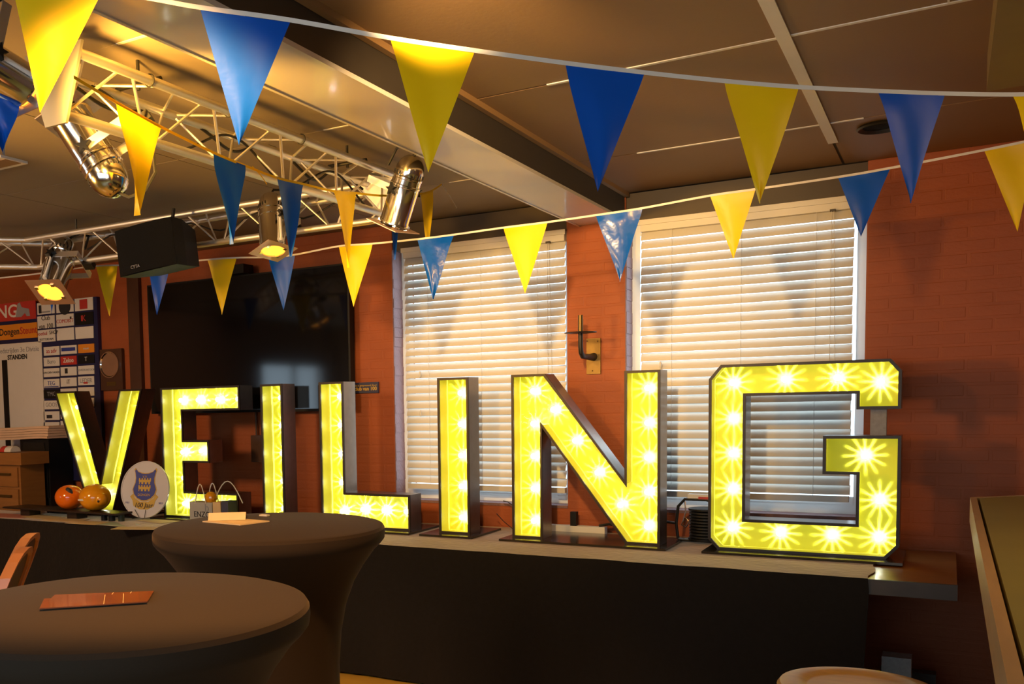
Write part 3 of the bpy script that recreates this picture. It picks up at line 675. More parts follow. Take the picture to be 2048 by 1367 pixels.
# crest plate on a wire stand
cq = on_z(287, 1041, TT); R_ = .178
tm = Matrix.Translation((cq.x, cq.y, TT + .02)) @ Matrix.Rotation(math.radians(9), 4, 'Z') @ Matrix.Rotation(math.radians(-10), 4, 'X') @ Matrix.Scale(1.11, 4)
pt = thing('crest_plate', cq, 'round white commemorative plate with a blue and gold crest', 'plate', mtx=tm)
def disc(poly, y0, y1, m, name, par=pt): return MB().prism(poly, y0, y1).build(name, m, par, local=True)
circ = lambda r, n=40: [(r * math.cos(2 * PI * k / n), R_ + r * math.sin(2 * PI * k / n)) for k in range(n)]
disc(circ(R_), -.006, .004, M_plate, 'disc'); MB().ring(circ(R_), circ(R_ - .006), -.009, -.005).build('rim', M_plate, pt, local=True)
def shield(s):
    P = [(-.072, .098), (-.055, .080), (-.025, .070), (0, .068), (.025, .070), (.055, .080), (.072, .098), (.080, .088), (.074, .07), (.068, .04), (.070, .012), (.080, -.012), (.086, -.03), (.076, -.062), (.05, -.086), (.02, -.098), (0, -.1), (-.02, -.098), (-.05, -.086), (-.076, -.062), (-.086, -.03), (-.080, -.012), (-.070, .012), (-.068, .04), (-.074, .07), (-.080, .088)]
    return [(x * s, R_ + .03 + z * s) for x, z in P]
disc(shield(1.06), -.0080, -.006, M_gold, 'crest_border'); cs = disc(shield(.98), -.0095, -.008, M_bluep, 'crest')
def castle(zc):
    P = []; w_ = .045; n = 5
    for k in range(n): P += [(-w_ + k * .02, zc + .018), (-w_ + k * .02 + .01, zc + .018)] + ([(-w_ + k * .02 + .01, zc + .008), (-w_ + k * .02 + .02, zc + .008)] if k < n - 1 else [])
    P += [(w_, zc + .0), (w_ - .005, zc - .006), (w_ - .006, zc - .02)]
    for k in range(3): P += [(w_ - .018 - k * .026, zc - .02), (w_ - .018 - k * .026, zc - .008), (w_ - .030 - k * .026, zc - .008), (w_ - .030 - k * .026, zc - .02)] if k < 3 else []
    P += [(-w_ + .002, zc - .02), (-w_ + .003, zc - .006), (-w_, zc)]
    return [(x, R_ + .03 + z) for x, z in P]
disc(castle(.022), -.0108, -.0095, M_gold, 'tower'); disc(castle(-.022), -.0108, -.0095, M_gold, 'tower')
RM = Matrix(((1, 0, 0), (0, 0, -1), (0, 1, 0)))
text('V.V.', pt, M_gold, (0, -.0105, R_ + .078), .022, rotmat=RM); text('DONGEN', pt, M_gold, (0, -.0105, R_ - .035), .021, rotmat=RM)
disc([(-.105, R_ - .045), (-.085, R_ - .03), (-.07, R_ - .055), (-.03, R_ - .078), (.03, R_ - .078), (.07, R_ - .055), (.085, R_ - .03), (.105, R_ - .045), (.085, R_ - .07), (.075, R_ - .105), (.03, R_ - .125), (-.03, R_ - .125), (-.075, R_ - .105), (-.085, R_ - .07)], -.0078, -.006, M_gold, 'banner')
text('100 Jaar', pt, M_ink, (0, -.009, R_ - .1), .042, rotmat=RM, shear=.2); text('1923', pt, M_bluep, (-.125, -.0068, R_ - .085), .016, rotmat=RM); text('2023', pt, M_bluep, (.125, -.0068, R_ - .085), .016, rotmat=RM)
MB().tube([(-.06, -.012, .05), (-.02, -.016, .0), (-.05, -.05, -.008)], .0018, 6).tube([(.02, -.012, .05), (.02, -.016, .0), (.03, -.05, -.008)], .0018, 6).tube([(0, .01, .15), (0, .09, -.006)], .002, 6).build('wire_stand', M_iron, pt, local=True)
# small dark tape rolls
for k, (u, v, r, l) in enumerate(((209, 1040, .022, 'left black tape roll in front of the tray'), (224, 1041, .024, 'middle black tape roll in front of the tray'), (243, 1042, .022, 'dark green tape roll beside the crest plate'))):
    c = on_z(u, v, TT); m_ = M_black if k < 2 else mat('dark_green_tape', (.03, .04, .02), .5)
    tag(MB().lathe([(r * .55, 0), (r, 0), (r, .05), (r * .55, .05), (r * .55, 0)], 20, c).build('tape_roll', m_, loc=c, smooth=True), l, 'tape roll', 'tape rolls')
# sheets of paper on the cloth
def sheet_at(u, v, w_, d_, rot, m, label, dz=0, name='paper_sheet', z=TT, th=.0015):
    c = on_z(u, v, z); rm = Matrix.Rotation(rot, 3, 'Z'); P = [rm @ Vector((x, y, 0)) for x, y in ((-w_ / 2, -d_ / 2), (w_ / 2, -d_ / 2), (w_ / 2, d_ / 2), (-w_ / 2, d_ / 2))]
    o = MB().prism([(c.x + p.x, c.y + p.y) for p in P], z + dz, z + dz + th, 'z').build(name, m, loc=(c.x, c.y, z + dz))
    return tag(o, label, 'paper')
sheet_at(22, 1031, .42, .20, .1, mat('red_flyer', (.55, .22, .18), .5), 'pinkish red flyer at the far left table edge')
sheet_at(85, 1034, .34, .16, -.15, M_tan, 'tan sheet below the left end of the tray', .0005)
sheet_at(130, 1040, .30, .16, .2, M_tan, 'tan sheet in front of the orange helmets', .001)
sheet_at(175, 1045, .28, .15, .05, M_tan, 'tan sheet left of the tape rolls', .0005)
sheet_at(232, 1047, .34, .14, -.05, mat('pale_green_sheet', (.45, .55, .42), .5), 'pale green sheet under the tape rolls', -.0015)
sheet_at(272, 1056, .30, .12, .35, M_tan, 'tan sheet at the table edge right of the plate', .0005)
sheet_at(318, 1041, .30, .17, -.25, M_tan, 'tan sheet between the plate and the paper bag', .001)
sheet_at(365, 1037, .26, .12, .1, M_paper, 'white sheet beside the grey paper bag')
sheet_at(622, 1033, .16, .06, .1, M_paper, 'small white card at the foot of letter L')
# paper bags and box
bg0 = on_z(378, 1034, TT); bg1 = on_z(428, 1031, TT)
gbag = thing('paper_bag', (bg0.x + .12, 5.0, TT), 'grey paper bag with black letters and rope handles', 'bag')
yb = 4.79; x0 = on_y(379, 1010, yb).x; x1 = on_y(424, 1010, yb).x; zt = on_y(400, 1004, yb).z
MB().prism([(x0, yb), (x1, yb), (x1 - .01, yb + .09), (x0 + .01, yb + .09)], TT, zt, 'z').build('sack', M_greybag, gbag)
text('ENZO', gbag, M_ink, ((x0 + x1) / 2 + .01, yb - .002, TT + .07), .052, sx=1.0); text('b', gbag, M_greyp, (x1 - .045, yb - .002, TT + .115), .08)
for k, dy in enumerate((.0, .09)):
    MB().tube([(x0 + .05 + (x1 - x0 - .10) * (s / 10) + .03 * k, yb + dy, zt - .01 + .13 * math.sin(PI * s / 10)) for s in range(11)], .0035, 6).build('handle', M_tape, gbag, smooth=True)
kb = thing('wooden_box', (x1 + .05, 4.93, TT), 'light wooden box right of the grey bag with an orange in it', 'box')
xk = on_y(440, 1010, yb).x
MB().box(x1 + .002, xk, yb + .005, yb + .10, TT, zt + .005).build('box', M_kraft, kb)
tag(MB().sphere((x1 - .045, yb + .045, zt + .028), .042, 16, 12).build('orange', M_amber, loc=(x1 - .045, yb + .045, zt)), 'orange fruit peeping out of the grey paper bag', 'orange')
nb = thing('navy_carton', (xk + .06, 4.95, TT), 'navy carton with a rope handle right of the wooden box', 'carton')
xn = on_y(458, 1010, yb + .02).x
MB().box(xk + .003, xn, yb + .01, yb + .10, TT, zt + .012).build('carton', M_navybag, nb)
MB().tube([(xk - .10 + (.24) * (s / 10), yb + .06, zt + .0 + .14 * math.sin(PI * s / 10)) for s in range(11)], .0035, 6).build('handle', M_tape, nb, smooth=True)

# ------------------------------------------------------------------ cocktail tables
def cocktail(cx, cy, label):
    zt = 1.112; R = .405
    t = thing('cocktail_table', (cx, cy, 0), label, 'table', 'round standing tables with stretch covers')
    MB().lathe([(.001, 0), (R - .02, 0), (R - .006, -.004), (R, -.014)], 64, (cx, cy, zt)).build('table_top', M_stretch, t, smooth=True)
    prof = [(R, -.014), (R + .001, -.03), (R - .001, -.048), (R - .012, -.062), (R - .035, -.085), (.33, -.14), (.295, -.20), (.265, -.28), (.246, -.38), (.236, -.50), (.236, -.62), (.245, -.74), (.262, -.86), (.285, -.98), (.30, -1.06), (.305, -1.10)]
    MB().lathe(prof, 64, (cx, cy, zt)).build('stretch_cover', M_stretch, t, smooth=True)
    for k in range(4):
        a = PI / 4 + k * PI / 2; MB().lathe([(.02, 0), (.035, 0), (.03, .03), (.015, .04)], 12, (cx + .29 * math.cos(a), cy + .29 * math.sin(a), 0), True, True).build('foot', M_black, t)
    return zt
ZC = cocktail(-1.50, 1.455, 'round black covered standing table with brochures, nearest the camera')
cocktail(-2.02, 2.68, 'round black covered standing table with a booklet in front of letter L')
# brochures on the near table
M_broch = mat('glossy_brochure', (.20, .065, .025), .25, var=.6, scale=9, coat=.6)
c = on_z(190, 1205, ZC)
for k, (w_, d_, rot, dx, dy, l) in enumerate(((.22, .11, .65, -.02, .035, 'lower glossy brochure on the near standing table'), (.22, .105, .78, .0, .0, 'upper glossy red gold brochure on the near standing table'))):
    rm = Matrix.Rotation(rot, 3, 'Z'); t = thing('brochure', (c.x + dx, c.y + dy, ZC + .001 + k * .003), l, 'brochure', 'brochures on the near table')
    MB().prism([tuple((rm @ Vector((x, y, 0)))[:2][i] + (c.x + dx, c.y + dy)[i] for i in range(2)) for x, y in ((-w_ / 2, -d_ / 2), (w_ / 2, -d_ / 2), (w_ / 2, d_ / 2), (-w_ / 2, d_ / 2))], ZC + .001 + k * .003, ZC + .0035 + k * .003, 'z').build('pages', M_broch, t)
    for s in (.02, .06):
        q0 = rm @ Vector((s, -d_ / 2, 0)); q1 = rm @ Vector((s, d_ / 2, 0)); MB().bar((c.x + dx + q0.x, c.y + dy + q0.y, ZC + .0037 + k * .003), (c.x + dx + q1.x, c.y + dy + q1.y, ZC + .0037 + k * .003), .0012, .0006).build('printed_line', M_tan, t)
# booklet and folded card on the far table
c = on_z(472, 1043, ZC)
bk = thing('open_booklet', (c.x, c.y, ZC + .001), 'cream open booklet lying on the far standing table', 'booklet')
MB().prism([on_z(405, 1044, ZC)[:2], on_z(480, 1051, ZC)[:2], on_z(539, 1043.5, ZC)[:2], on_z(470, 1038, ZC)[:2]], ZC + .001, ZC + .005, 'z').build('pages', M_tan, bk)
cd = thing('folded_card', (c.x, c.y + .06, ZC + .006), 'cream folded card standing behind the booklet on the far table', 'card')
q0 = on_z(416, 1041, ZC + .006); q1 = on_z(491, 1039, ZC + .006); up_ = Vector((0, 0, .027)); bk_ = Vector((-.03, .05, 0))
MB().sheet([[q0, q1], [q0 + up_ + bk_ * .3, q1 + up_ + bk_ * .3]]).sheet([[q0 + bk_, q1 + bk_], [q0 + up_ + bk_ * .3, q1 + up_ + bk_ * .3]]).build('leaf', M_tan, cd)
c = on_z(529, 1031.5, ZC); tag(MB().box(c.x - .018, c.x + .018, c.y - .01, c.y + .01, ZC + .0005, ZC + .006).build('eraser', M_paper, loc=(c.x, c.y, ZC)), 'tiny white object at the back of the far standing table', 'small object')

# ------------------------------------------------------------------ chairs at the left
def chair(pos, yaw, label):
    mt = Matrix.Translation((pos[0], pos[1], 0)) @ Matrix.Rotation(yaw, 4, 'Z')
    t = thing('chair', (pos[0], pos[1], 0), label, 'chair', 'chairs behind the near table', mtx=mt @ Matrix.Rotation(math.radians(0), 4, 'X')); h = pos[2]
    P = [(-.19, .46), (-.205, h - .18), (-.19, h - .09), (-.15, h - .035), (-.09, h - .008), (0, h), (.09, h - .008), (.15, h - .035), (.19, h - .09), (.205, h - .18), (.19, .46)]
    o1 = MB().ring(P, offset_poly(P, .022), -.022, .022); o2 = MB().prism(offset_poly(P, .022), -.010, .010)
    for q in (o1, o2): q.v = [(x, y - (z - h) * -.42 * -1, z) for (x, y, z) in q.v]
    o1.build('back_frame', M_chairedge, t, local=True); o2.build('back_panel', M_seat, t, local=True)
    MB().prism([(-.21, -.42), (.21, -.42), (.20, .0), (-.20, .0)], .43, .47, 'z').build('seat', M_seat, t, local=True)
    for x in (-.18, .18):
        MB().bar((x, -.38, .43), (x * 1.1, -.42, 0), .03, .03, (1, 0, 0)).build('leg', M_chairedge, t, local=True); MB().bar((x, -.02, .46), (x * 1.1, .06, 0), .03, .03, (1, 0, 0)).build('leg', M_chairedge, t, local=True)
p = on_d(46, 1097, 3.85); chair((p.x - .02, p.y + .02, p.z), math.radians(130), 'wooden chair back with brown panel, nearer of the two')
p = on_d(61, 1068, 4.3); chair((p.x - .02, p.y + .02, p.z), math.radians(128), 'wooden chair back with orange edge, farther of the two')

# ------------------------------------------------------------------ bar and stool
br = thing('bar_counter', (.7, 3.0, 0), 'bar counter with olive green top and pale wooden edge at the right', 'bar')
TOP = [(.10, .9), (.098, 4.58), (.28, 4.75), (1.1, 4.95), (1.1, .9)]
MB().prism(offset_poly(TOP, .010), 1.03, 1.100, 'z').build('bar_top', M_bartop, br)
MB().bar((.092, .9, 1.052), (.088, 4.58, 1.052), .022, .098).build('edge_board', M_oak, br)
MB().bar((.088, 4.585, 1.052), (.28, 4.757, 1.052), .022, .098).build('edge_board', M_oak, br)
MB().prism([(.36, .9), (.36, 4.4), (1.1, 4.6), (1.1, .9)], 0, 1.03, 'z').build('bar_front', M_darkbrown, br)
M_stool = mat('golden_stool_wood', (.50, .25, .05), .35, var=.3, scale=7, stretch=(1, 8, 1), spec=.2)
sx_, sy_, sz_ = -.185, 2.735, .78
sl = thing('bar_stool', (sx_, sy_, 0), 'round wooden bar stool seat at the bottom edge near the bar', 'stool')
MB().lathe([(.001, -.006), (.115, -.006), (.125, -.004), (.14, .002), (.165, .003), (.185, -.002), (.192, -.012), (.190, -.030), (.17, -.036), (.001, -.036)], 48, (sx_, sy_, sz_)).build('seat', M_stool, sl, smooth=True)
for k in range(4):
    a = .4 + k * PI / 2; MB().cyl((sx_ + .10 * math.cos(a), sy_ + .10 * math.sin(a), sz_ - .034), (sx_ + .19 * math.cos(a), sy_ + .19 * math.sin(a), 0), .016).build('leg', M_stool, sl, smooth=True)
MB().tube([(sx_ + .165 * math.cos(k * PI / 8), sy_ + .165 * math.sin(k * PI / 8), .25) for k in range(17)], .009, 8, caps=False).build('foot_ring', M_alu, sl, smooth=True)
# objects in the shade under the table end
tag(MB().box(-.235, -.12, 4.80, 4.9, 0, .36).build('storage_post', M_shade, loc=(-.17, 4.85, 0)), 'grey upright box in the shade under the bare table end', 'box')
tag(MB().box(-.10, .0, 4.84, 4.95, 0, .20).build('storage_post', M_shade, loc=(-.05, 4.9, 0)), 'low grey box in the shade right of the upright box', 'box')

# ------------------------------------------------------------------ lighting truss
def truss(chords, a, b, label, step=.19, braces=True, plates=(0, 0)):
    # chords: three functions s -> point, s from a to b
    mid = (chords[0](a) + chords[0](b)) / 2
    t = thing('lighting_truss', mid, label, 'truss', 'triangular aluminium lighting trusses')
    for c in chords: MB().cyl(c(a), c(b), .0165, 14).build('chord', M_alu, t, smooth=True)
    n = max(1, int(round((b - a) / step)))
    for i in range(3):
        p, q = chords[i], chords[(i + 1) % 3]
        for k in range(n):
            s0 = a + (b - a) * (k + .12) / n; s1 = a + (b - a) * (k + .88) / n
            pp, qq = (p, q) if (k + i) % 2 == 0 else (q, p)
            MB().cyl(pp(s0), qq(s1), .0055, 6).build('brace', M_alu, t, smooth=True)
    return t
V3 = Vector
rr = [lambda s: V3((-2.203, s, 2.58)), lambda s: V3((-2.394, s, 2.58)), lambda s: V3((-2.300, s, 2.425))]
t1 = truss(rr, 2.05, 4.02, 'lighting truss running away from the camera beside the ceiling beam')
tri = [(-2.175, 2.610), (-2.425, 2.610), (-2.345, 2.385), (-2.255, 2.385)]
MB().prism(tri, 2.040, 2.050).build('end_plate', M_plategrey, t1)
MB().prism([(-2.16, 2.60), (-2.44, 2.60), (-2.30, 2.37)], 4.02, 4.03).build('end_plate', M_alu, t1)
bk_ = [lambda s: V3((s, 4.035, 2.58)), lambda s: V3((s, 4.215, 2.58)), lambda s: V3((s, 4.125, 2.425))]
t2 = truss(bk_, -4.86, -2.47, 'lighting truss crossing in front of the television wall')
cn = thing('truss_corner', (-2.3, 4.12, 2.5), 'welded corner joining the two lighting trusses above the bunting', 'truss')
for i in range(3):
    p = bk_[i](-2.47); q = rr[i](4.03); MB().tube([p, V3((q.x, p.y, p.z)), q], .0165, 12).build('chord', M_alu, cn, smooth=True)
for (p, q) in ((bk_[0](-2.45), rr[2](4.05)), (bk_[2](-2.45), rr[0](4.1)), (bk_[1](-2.45), rr[0](4.05)), (bk_[2](-2.4), V3((-2.2, 4.2, 2.58)))): MB().cyl(p, q, .0055, 6).build('brace', M_alu, cn, smooth=True)
dg_ = lambda y, z: (lambda s: V3((-4.86 - s * .7071 + (y - 4.125) * 0.0, y - s * .7071, z)))
t3 = truss([dg_(4.035, 2.58), dg_(4.215, 2.58), dg_(4.125, 2.425)], 0, 1.3, 'angled lighting truss at the far left of the stage rig')
for x, y, par in ((-2.3, 2.4, t1), (-2.3, 3.7, t1), (-2.8, 4.12, t2), (-4.5, 4.12, t2)): MB().cyl((x, y, 2.58), (x, y, CEIL), .006, 8).cyl((x - .1, y, 2.60), (x + .1, y, 2.60), .008, 8).build('hanger', M_iron, par)
mb = MB()
pts = [V3((-2.41 + .02 * math.sin(k * .3), 2.08 + k * .03, 2.60 - .075 * math.sin(k * .16) ** 2 - .01 * math.sin(k * .41))) for k in range(65)]
o = MB().tube(pts, .006, 6).build('power_cable', M_blackrub, t1, smooth=True)
pts = [V3((-2.36, 2.25 + k * .025, 2.565 - .12 * math.sin(k * .11) ** 2)) for k in range(70)]
MB().tube(pts, .005, 6).build('power_cable', M_blackrub, t1, smooth=True)
pts = [V3((-2.6 - k * .07, 4.19, 2.57 - .07 * math.sin(k * .4) ** 2)) for k in range(28)]
MB().tube(pts, .005, 6).build('power_cable', M_blackrub, t2, smooth=True)
for y in (2.35, 2.75, 3.2): MB().tube([V3((-2.203 + .02 * math.cos(a * PI / 6), y, 2.58 + .02 * math.sin(a * PI / 6))) for a in range(13)], .0025, 5).build('cable_tie', M_blackrub, t1, smooth=True)

# ------------------------------------------------------------------ par can spotlights
def frame_mtx(front, rear, yh):
    z = (rear - front).normalized(); y = Vector(yh); y = (y - z * y.dot(z)).normalized(); x = y.cross(z)
    return Matrix(((x.x, y.x, z.x, front.x), (x.y, y.y, z.y, front.y), (x.z, y.z, z.z, front.z), (0, 0, 0, 1)))
def par_can(front, rear, yh, label, gel=None, yoke=.20, knob_side=1, kscale=1.0):
    L = (rear - front).length; s = L / .30
    t = thing('par_can_spotlight', front, label, 'spotlight', 'chrome par can spotlights on the truss', mtx=frame_mtx(front, rear, yh) @ Matrix.Scale(s, 4))
    B = lambda m, n, mm, sm=True: m.build(n, mm, t, smooth=sm, local=True)
    B(MB().lathe([(.060, .004), (.066, .0), (.069, .002), (.069, .012), (.066, .016), (.066, .165), (.0685, .168), (.0685, .176), (.066, .179), (.066, .200), (.0685, .203), (.0685, .211), (.065, .215)], 32), 'can_body', M_chrome)
    B(MB().lathe([(.065, .215), (.066, .230), (.062, .252), (.054, .272), (.042, .288), (.030, .297), (.026, .300), (.001, .300)], 32), 'rear_cap', M_chrome)
    m = MB()
    for k in range(24):
        a = 2 * PI * k / 24
        if k % 8 < 5: m.obox((.0660 * math.cos(a), .0660 * math.sin(a), .224), (-math.sin(a), math.cos(a), 0), (math.cos(a), math.sin(a), 0), (0, 0, 1), .003, .0015, .008)
    B(m, 'vent_slots', M_iron, False)['kind'] = 'stuff'
    sq = [(-.088, -.088), (.088, -.088), (.088, .088), (-.088, .088)]
    ring_o = []; ring_i = []
    for k in range(32):
        a = 2 * PI * k / 32; cx, cy = math.cos(a), math.sin(a); q = .088 / max(abs(cx), abs(cy)); ring_o.append((cx * q, cy * q)); ring_i.append((cx * .060, cy * .060))
    g = MB().ring(ring_o, ring_i, -.014, -.011); g.v = [(x, z, y) for (x, y, z) in g.v]
    B(g, 'gel_frame', M_gelframe, False)
    B(MB().lathe([(.001, -.009), (.061, -.009)], 32), 'lens', gel or M_silver)
    for a in (.6, 2.2, 3.9, 5.3): B(MB().box(.062 * math.cos(a) - .008, .062 * math.cos(a) + .008, .062 * math.sin(a) - .008, .062 * math.sin(a) + .008, -.018, .006), 'frame_clip', M_chrome, False)
    B(MB().cyl((.074, .0, .02), (.074, 0, .19), .0075, 10).cyl((.074, 0, .01), (.074, 0, .025), .011, 8), 'support_rod', M_white)
    # yoke arms, bolts with star knobs, clamp
    B(MB().bar((-.078, -.01, .15), (-.078, yoke, .15), .004, .030, (0, 0, 1)), 'yoke_arm', M_alu, False)
    B(MB().bar((.078, -.01, .15), (.078, yoke, .15), .004, .030, (0, 0, 1)), 'yoke_arm', M_alu, False)
    B(MB().bar((-.080, yoke, .15), (.080, yoke, .15), .030, .004, (0, 1, 0)), 'yoke_bar', M_alu, False)
    for sd in (-1, 1):
        star = []
        for k in range(10): rr_ = .028 if k % 2 == 0 else .011; a = 2 * PI * k / 10; star.append((rr_ * math.cos(a), .15 + rr_ * math.sin(a)))
        B(MB().prism([(p[0], p[1]) for p in star], sd * .082, sd * .100, 'x'), 'star_knob', M_black, False)
    B(MB().box(-.02, .02, yoke + .002, yoke + .05, .135, .165), 'hook_clamp', M_iron, False)
    B(MB().tube([(0, .0, .299), (.0, .02, .33), (.01, .07, .34), (.03, .13, .30), (.03, yoke, .22)], .006, 6), 'lead', M_blackrub)
    return t
# over the corner, gold lit, pointing down
p2f = on_d(788, 447, 4.22); p2r = on_d(829, 312, 4.10)
par_can(p2f, p2r, V3((-.75, .1, .25)), 'gold lit par can at the corner of the truss', yoke=.15)
p3f = on_d(546, 497, 4.86); p3r = on_d(541, 388, 4.93)
par_can(p3f, p3r, V3((.2, .9, .3)), 'chrome par can with glowing gel hanging above the television', M_gel, .12)
p4f = on_d(102, 580, 5.72); p4r = on_d(133, 483, 5.90)
par_can(p4f, p4r, V3((.8, .45, .2)), 'chrome par can with glowing orange gel at the far left', M_gel, .13)
p1f = on_d(142, 232, 3.22); p1r = on_d(238, 386, 3.20)
par_can(p1f, p1r, V3((.3, .2, .9)), 'chrome par can pointing up left below the near truss end', yoke=.17)
p5f = on_d(52, 172, 2.62); p5r = on_d(-130, 62, 2.42)
par_can(p5f, p5r, V3((.0, .3, .9)), 'dark reflecting par can cut by the left frame edge', M_gel, .16)
lamp('par_light', 'SPOT', p4f + (p4f - p4r).normalized() * .03, 60, (1.0, .42, .08), p4f + (p4f - p4r) * 3, spot_size=math.radians(60), spot_blend=.4, shadow_soft_size=.05)
lamp('par_light', 'SPOT', p3f + (p3f - p3r).normalized() * .03, 70, (1.0, .48, .12), p3f + (p3f - p3r) * 3, spot_size=math.radians(60), spot_blend=.4, shadow_soft_size=.05)
lamp('par_light', 'SPOT', on_d(95, 180, 2.62), 170, (1.0, .50, .075), (-2.0, 3.4, 2.62), spot_size=math.radians(92), spot_blend=.7, shadow_soft_size=.05)
lamp('par_light', 'SPOT', (-3.6, 1.4, 1.8), 230, (1.0, .50, .09), (-2.3, 3.1, 2.62), spot_size=math.radians(80), spot_blend=.8, shadow_soft_size=.12)

# ------------------------------------------------------------------ loudspeaker hung from the rear truss
hm = Matrix.Translation((-3.626, 3.78, 2.377)) @ Matrix.Rotation(math.radians(3.8), 4, 'Z') @ Matrix.Rotation(math.radians(.9), 4, 'X') @ Matrix.Rotation(math.radians(-5.7), 4, 'Y')
hs = thing('hanging_loudspeaker', (-3.626, 3.78, 2.25), 'black wedge loudspeaker hanging from the rear truss', 'loudspeaker', mtx=hm)
w_, h_, d_ = .385, .245, .26
MB().add([(-w_ / 2, .012, -h_ / 2), (w_ / 2, .012, -h_ / 2), (w_ / 2, .012, h_ / 2), (-w_ / 2, .012, h_ / 2), (-w_ / 2 * .92, .10, -h_ / 2), (w_ / 2, .10, -h_ / 2), (w_ / 2, .10, h_ / 2), (-w_ / 2 * .92, .10, h_ / 2), (-w_ / 2 * .6, d_, -h_ / 2 * .85), (w_ / 2 * .8, d_, -h_ / 2 * .85), (w_ / 2 * .8, d_, h_ / 2 * .75), (-w_ / 2 * .6, d_, h_ / 2 * .75)],
         [(0, 1, 2, 3), (0, 4, 5, 1), (1, 5, 6, 2), (2, 6, 7, 3), (3, 7, 4, 0), (4, 8, 9, 5), (5, 9, 10, 6), (6, 10, 11, 7), (7, 11, 8, 4), (8, 11, 10, 9)]).build('cabinet', M_black, hs, local=True)
rows = []
for j in range(7):
    z = -h_ / 2 + h_ * j / 6; rows.append([(-w_ / 2 + w_ * i / 14, .010 - .022 * math.sin(PI * (i / 14)) ** .7, z) for i in range(15)])
MB().sheet(rows).build('curved_grille', M_grille, hs, smooth=True, local=True)
text('CYTA', hs, M_greyp, (-.06, -.0165, -h_ / 2 + .03), .024, rotmat=RM, depth=.003)
MB().bar((-.12, .13, .125), (.12, .13, .125), .03, .005).cyl((.10, .13, .11), (.12, .14, .20), .010).build('bracket', M_iron, hs, local=True)

# ------------------------------------------------------------------ bunting
def pennant(parent, a, b, tip, m, wav=.006, fold=0, seed=0):
    rnd = random.Random(seed); a = V3(a); b = V3(b); tip = V3(tip); n = ((b - a).cross(tip - a)).normalized(); N = 14; K = 10; rows = []
    ph = [rnd.uniform(0, 6) for _ in range(4)]
    for i in range(N + 1):
        t_ = i / N; l = a.lerp(tip, t_); r = b.lerp(tip, t_)
        row = []
        for k in range(K + 1):
            s_ = k / K; p = l.lerp(r, s_)
            w0 = wav * math.sin(PI * min(1, t_ * 3)) if t_ < .17 else wav
            dn = w0 * (math.sin(3.1 * s_ + 2.2 * t_ + ph[0]) + .5 * math.sin(7 * s_ - 5 * t_ + ph[1])) * (1 - .5 * t_) + fold * math.sin(PI * s_) * t_
            row.append(p + n * dn)
        rows.append(row)
    return MB().sheet(rows).build('pennant', m, parent, smooth=True, recalc=False)
def tape(parent, pts, h=.010, m=None):
    P = [V3(p) for p in pts]; rows = [[p + V3((0, 0, h * .5)) for p in P], [p - V3((0, 0, h * .5)) for p in P]]
    fr = MB().sheet(rows); off = V3((0, -.0012, 0)); rows2 = [[p + off for p in r] for r in rows]; fr.sheet(rows2)
    return fr.build('tape', m or M_tape, parent)
def smooth_pts(pts, n=6):
    out = []
    for i in range(len(pts) - 1):
        p0 = pts[max(i - 1, 0)]; p1 = pts[i]; p2 = pts[i + 1]; p3 = pts[min(i + 2, len(pts) - 1)]
        for k in range(n):
            t_ = k / n; out.append(.5 * ((2 * p1) + (p2 - p0) * t_ + (2 * p0 - 5 * p1 + 4 * p2 - p3) * t_ ** 2 + (3 * p1 - p0 - 3 * p2 + p3) * t_ ** 3))
    return out + [pts[-1]]
# front garland
PA = ((-1.40, 1.75), (-.05, 2.95)); fa = lambda u, v: on_plane(u, v, *PA)
ga = thing('bunting_garland', fa(1100, 125), 'front bunting garland with large blue and yellow pennants across the top', 'bunting', 'pennant garlands')
tape(ga, smooth_pts([fa(*p) for p in ((20, -42), (198, -18), (300, -3), (400, 15), (580, 40), (781, 76), (949, 101), (1131, 126), (1288, 145), (1450, 162), (1597, 174), (1756, 182), (1890, 187), (2026, 189), (2110, 186))]), .0105)
for k, (l, r, tp, m_) in enumerate((((22, -42), (205, -18), (80, 226), M_yel), ((401, 20), (580, 45), (478, 290), M_blu), ((781, 80), (949, 104), (857, 344), M_yel), ((1131, 129), (1288, 149), (1195, 384), M_blu), ((1449, 165), (1597, 177), (1519, 407), M_yel), ((1756, 184), (1890, 189), (1822, 406), M_blu), ((2026, 192), (2150, 188), (2085, 400), M_yel))):
    pennant(ga, fa(*l), fa(*r), fa(*tp), m_, .004, seed=k)
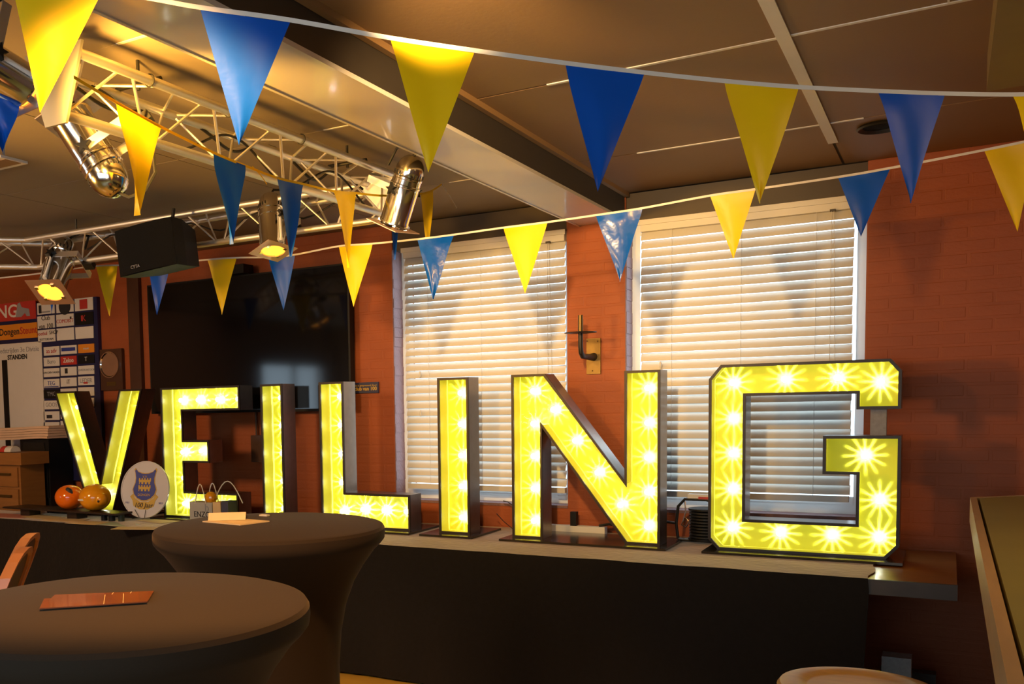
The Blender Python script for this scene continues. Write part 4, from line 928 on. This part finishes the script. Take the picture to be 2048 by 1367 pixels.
# rear garland
fb = lambda u, v: on_y(u, v, 4.30 + .07 * max(0, (600 - u) / 600))
gb_ = thing('bunting_garland', fb(1100, 445), 'rear bunting garland with small pennants in front of the blinds', 'bunting', 'pennant garlands')
tape(gb_, smooth_pts([fb(*p) for p in ((2120, 268), (1968, 300), (1780, 336), (1675, 354), (1512, 378), (1420, 391), (1285, 416), (1192, 430), (1095, 444), (1007, 455), (908, 469), (835, 478), (745, 487), (678, 492), (590, 509), (537, 514), (473, 515), (415, 519), (340, 527), (295, 529), (235, 530), (192, 532), (120, 541), (60, 549), (-40, 560))]), .009)
for k, (l, r, tp, m_) in enumerate((((1968, 300), (2075, 279), (2035, 463), M_yel), ((1675, 352), (1781, 336), (1722, 473), M_blu), ((1420, 391), (1511, 378), (1467, 519), M_yel), ((1192, 431), (1285, 418), (1240, 563), M_blub), ((1007, 456), (1095, 445), (1050, 587), M_yel), ((835, 480), (908, 470), (866, 598), M_blub), ((678, 494), (745, 488), (707, 614), M_yel), ((537, 516), (590, 511), (567, 620), M_blu), ((415, 520), (473, 516), (444, 629), M_yel), ((296, 530), (341, 528), (314, 629), M_blu), ((192, 533), (235, 531), (219, 632), M_yel), ((92, 545), (122, 542), (103, 627), M_blu))):
    pennant(gb_, fb(*l), fb(*r), fb(*tp), m_, .008 if m_ is M_blub else .004, seed=20 + k)
# truss garland
PC = ((-2.0, 2.0), (-2.2, 3.9)); fc = lambda u, v: on_plane(u, v, *PC)
gc = thing('bunting_garland', fc(458, 300), 'bunting garland sagging along the near truss with narrow pennants', 'bunting', 'pennant garlands')
tape(gc, smooth_pts([fc(*p) for p in ((148, 154), (232, 204), (323, 254), (427, 305), (490, 331), (553, 355), (607, 368), (667, 382), (712, 386), (770, 391), (850, 386), (884, 368))]), .009, M_yel)
tape(gc, [fc(884, 368), fc(900, 392), fc(914, 416)], .006); tape(gc, [fc(505, 333), fc(520, 348), fc(534, 368)], .005, M_yel)
for k, (l, r, tp, m_, fo) in enumerate((((232, 205), (323, 253), (280, 430), M_yel, .02), ((427, 307), (491, 331), (466, 488), M_blu, .015), ((553, 352), (607, 368), (583, 513), M_blu, .01), ((667, 382), (712, 388), (699, 535), M_yel, .01), ((776, 391), (800, 392), (790, 519), M_blu, .005), ((842, 390), (866, 380), (856, 505), M_yel, .005))):
    pennant(gc, fc(*l), fc(*r), fc(*tp), m_, .006, fo, seed=50 + k)
fe = lambda u, v: on_d(u, v, 2.62)
ge = thing('bunting_garland', fe(0, 190), 'end of a bunting garland with one blue pennant at the left frame edge', 'bunting', 'pennant garlands')
tape(ge, [fe(-90, 150), fe(-40, 178), fe(38, 205)], .009); pennant(ge, fe(-45, 178), fe(38, 205), fe(6, 308), M_blu, .012, .01, seed=77)

# ------------------------------------------------------------------ small ceiling pieces
c = on_z(1762, 250, CEIL)
cs_ = thing('ceiling_speaker', c, 'round dark recessed ceiling speaker near the right window', 'ceiling speaker')
MB().lathe([(.085, 0), (.095, -.010), (.088, -.016), (.07, -.006), (.07, 0)], 32, c).build('ring', M_iron, cs_, smooth=True); MB().lathe([(.001, -.004), (.07, -.004)], 24, c).build('grille', M_grille, cs_)
a = on_z(0, 318, CEIL); cv = thing('ceiling_vent_panel', (a.x, a.y, CEIL), 'pale square ceiling vent at the left frame edge', 'vent')  # pale vent panel, gives no light
MB().box(a.x - .42, on_z(46, 320, CEIL).x, a.y - .05, a.y + .10, CEIL - .012, CEIL).build('frame', M_strip, cv); MB().box(a.x - .38, on_z(40, 320, CEIL).x, a.y - .02, a.y + .07, CEIL - .014, CEIL - .011).build('louvre', M_panel, cv)
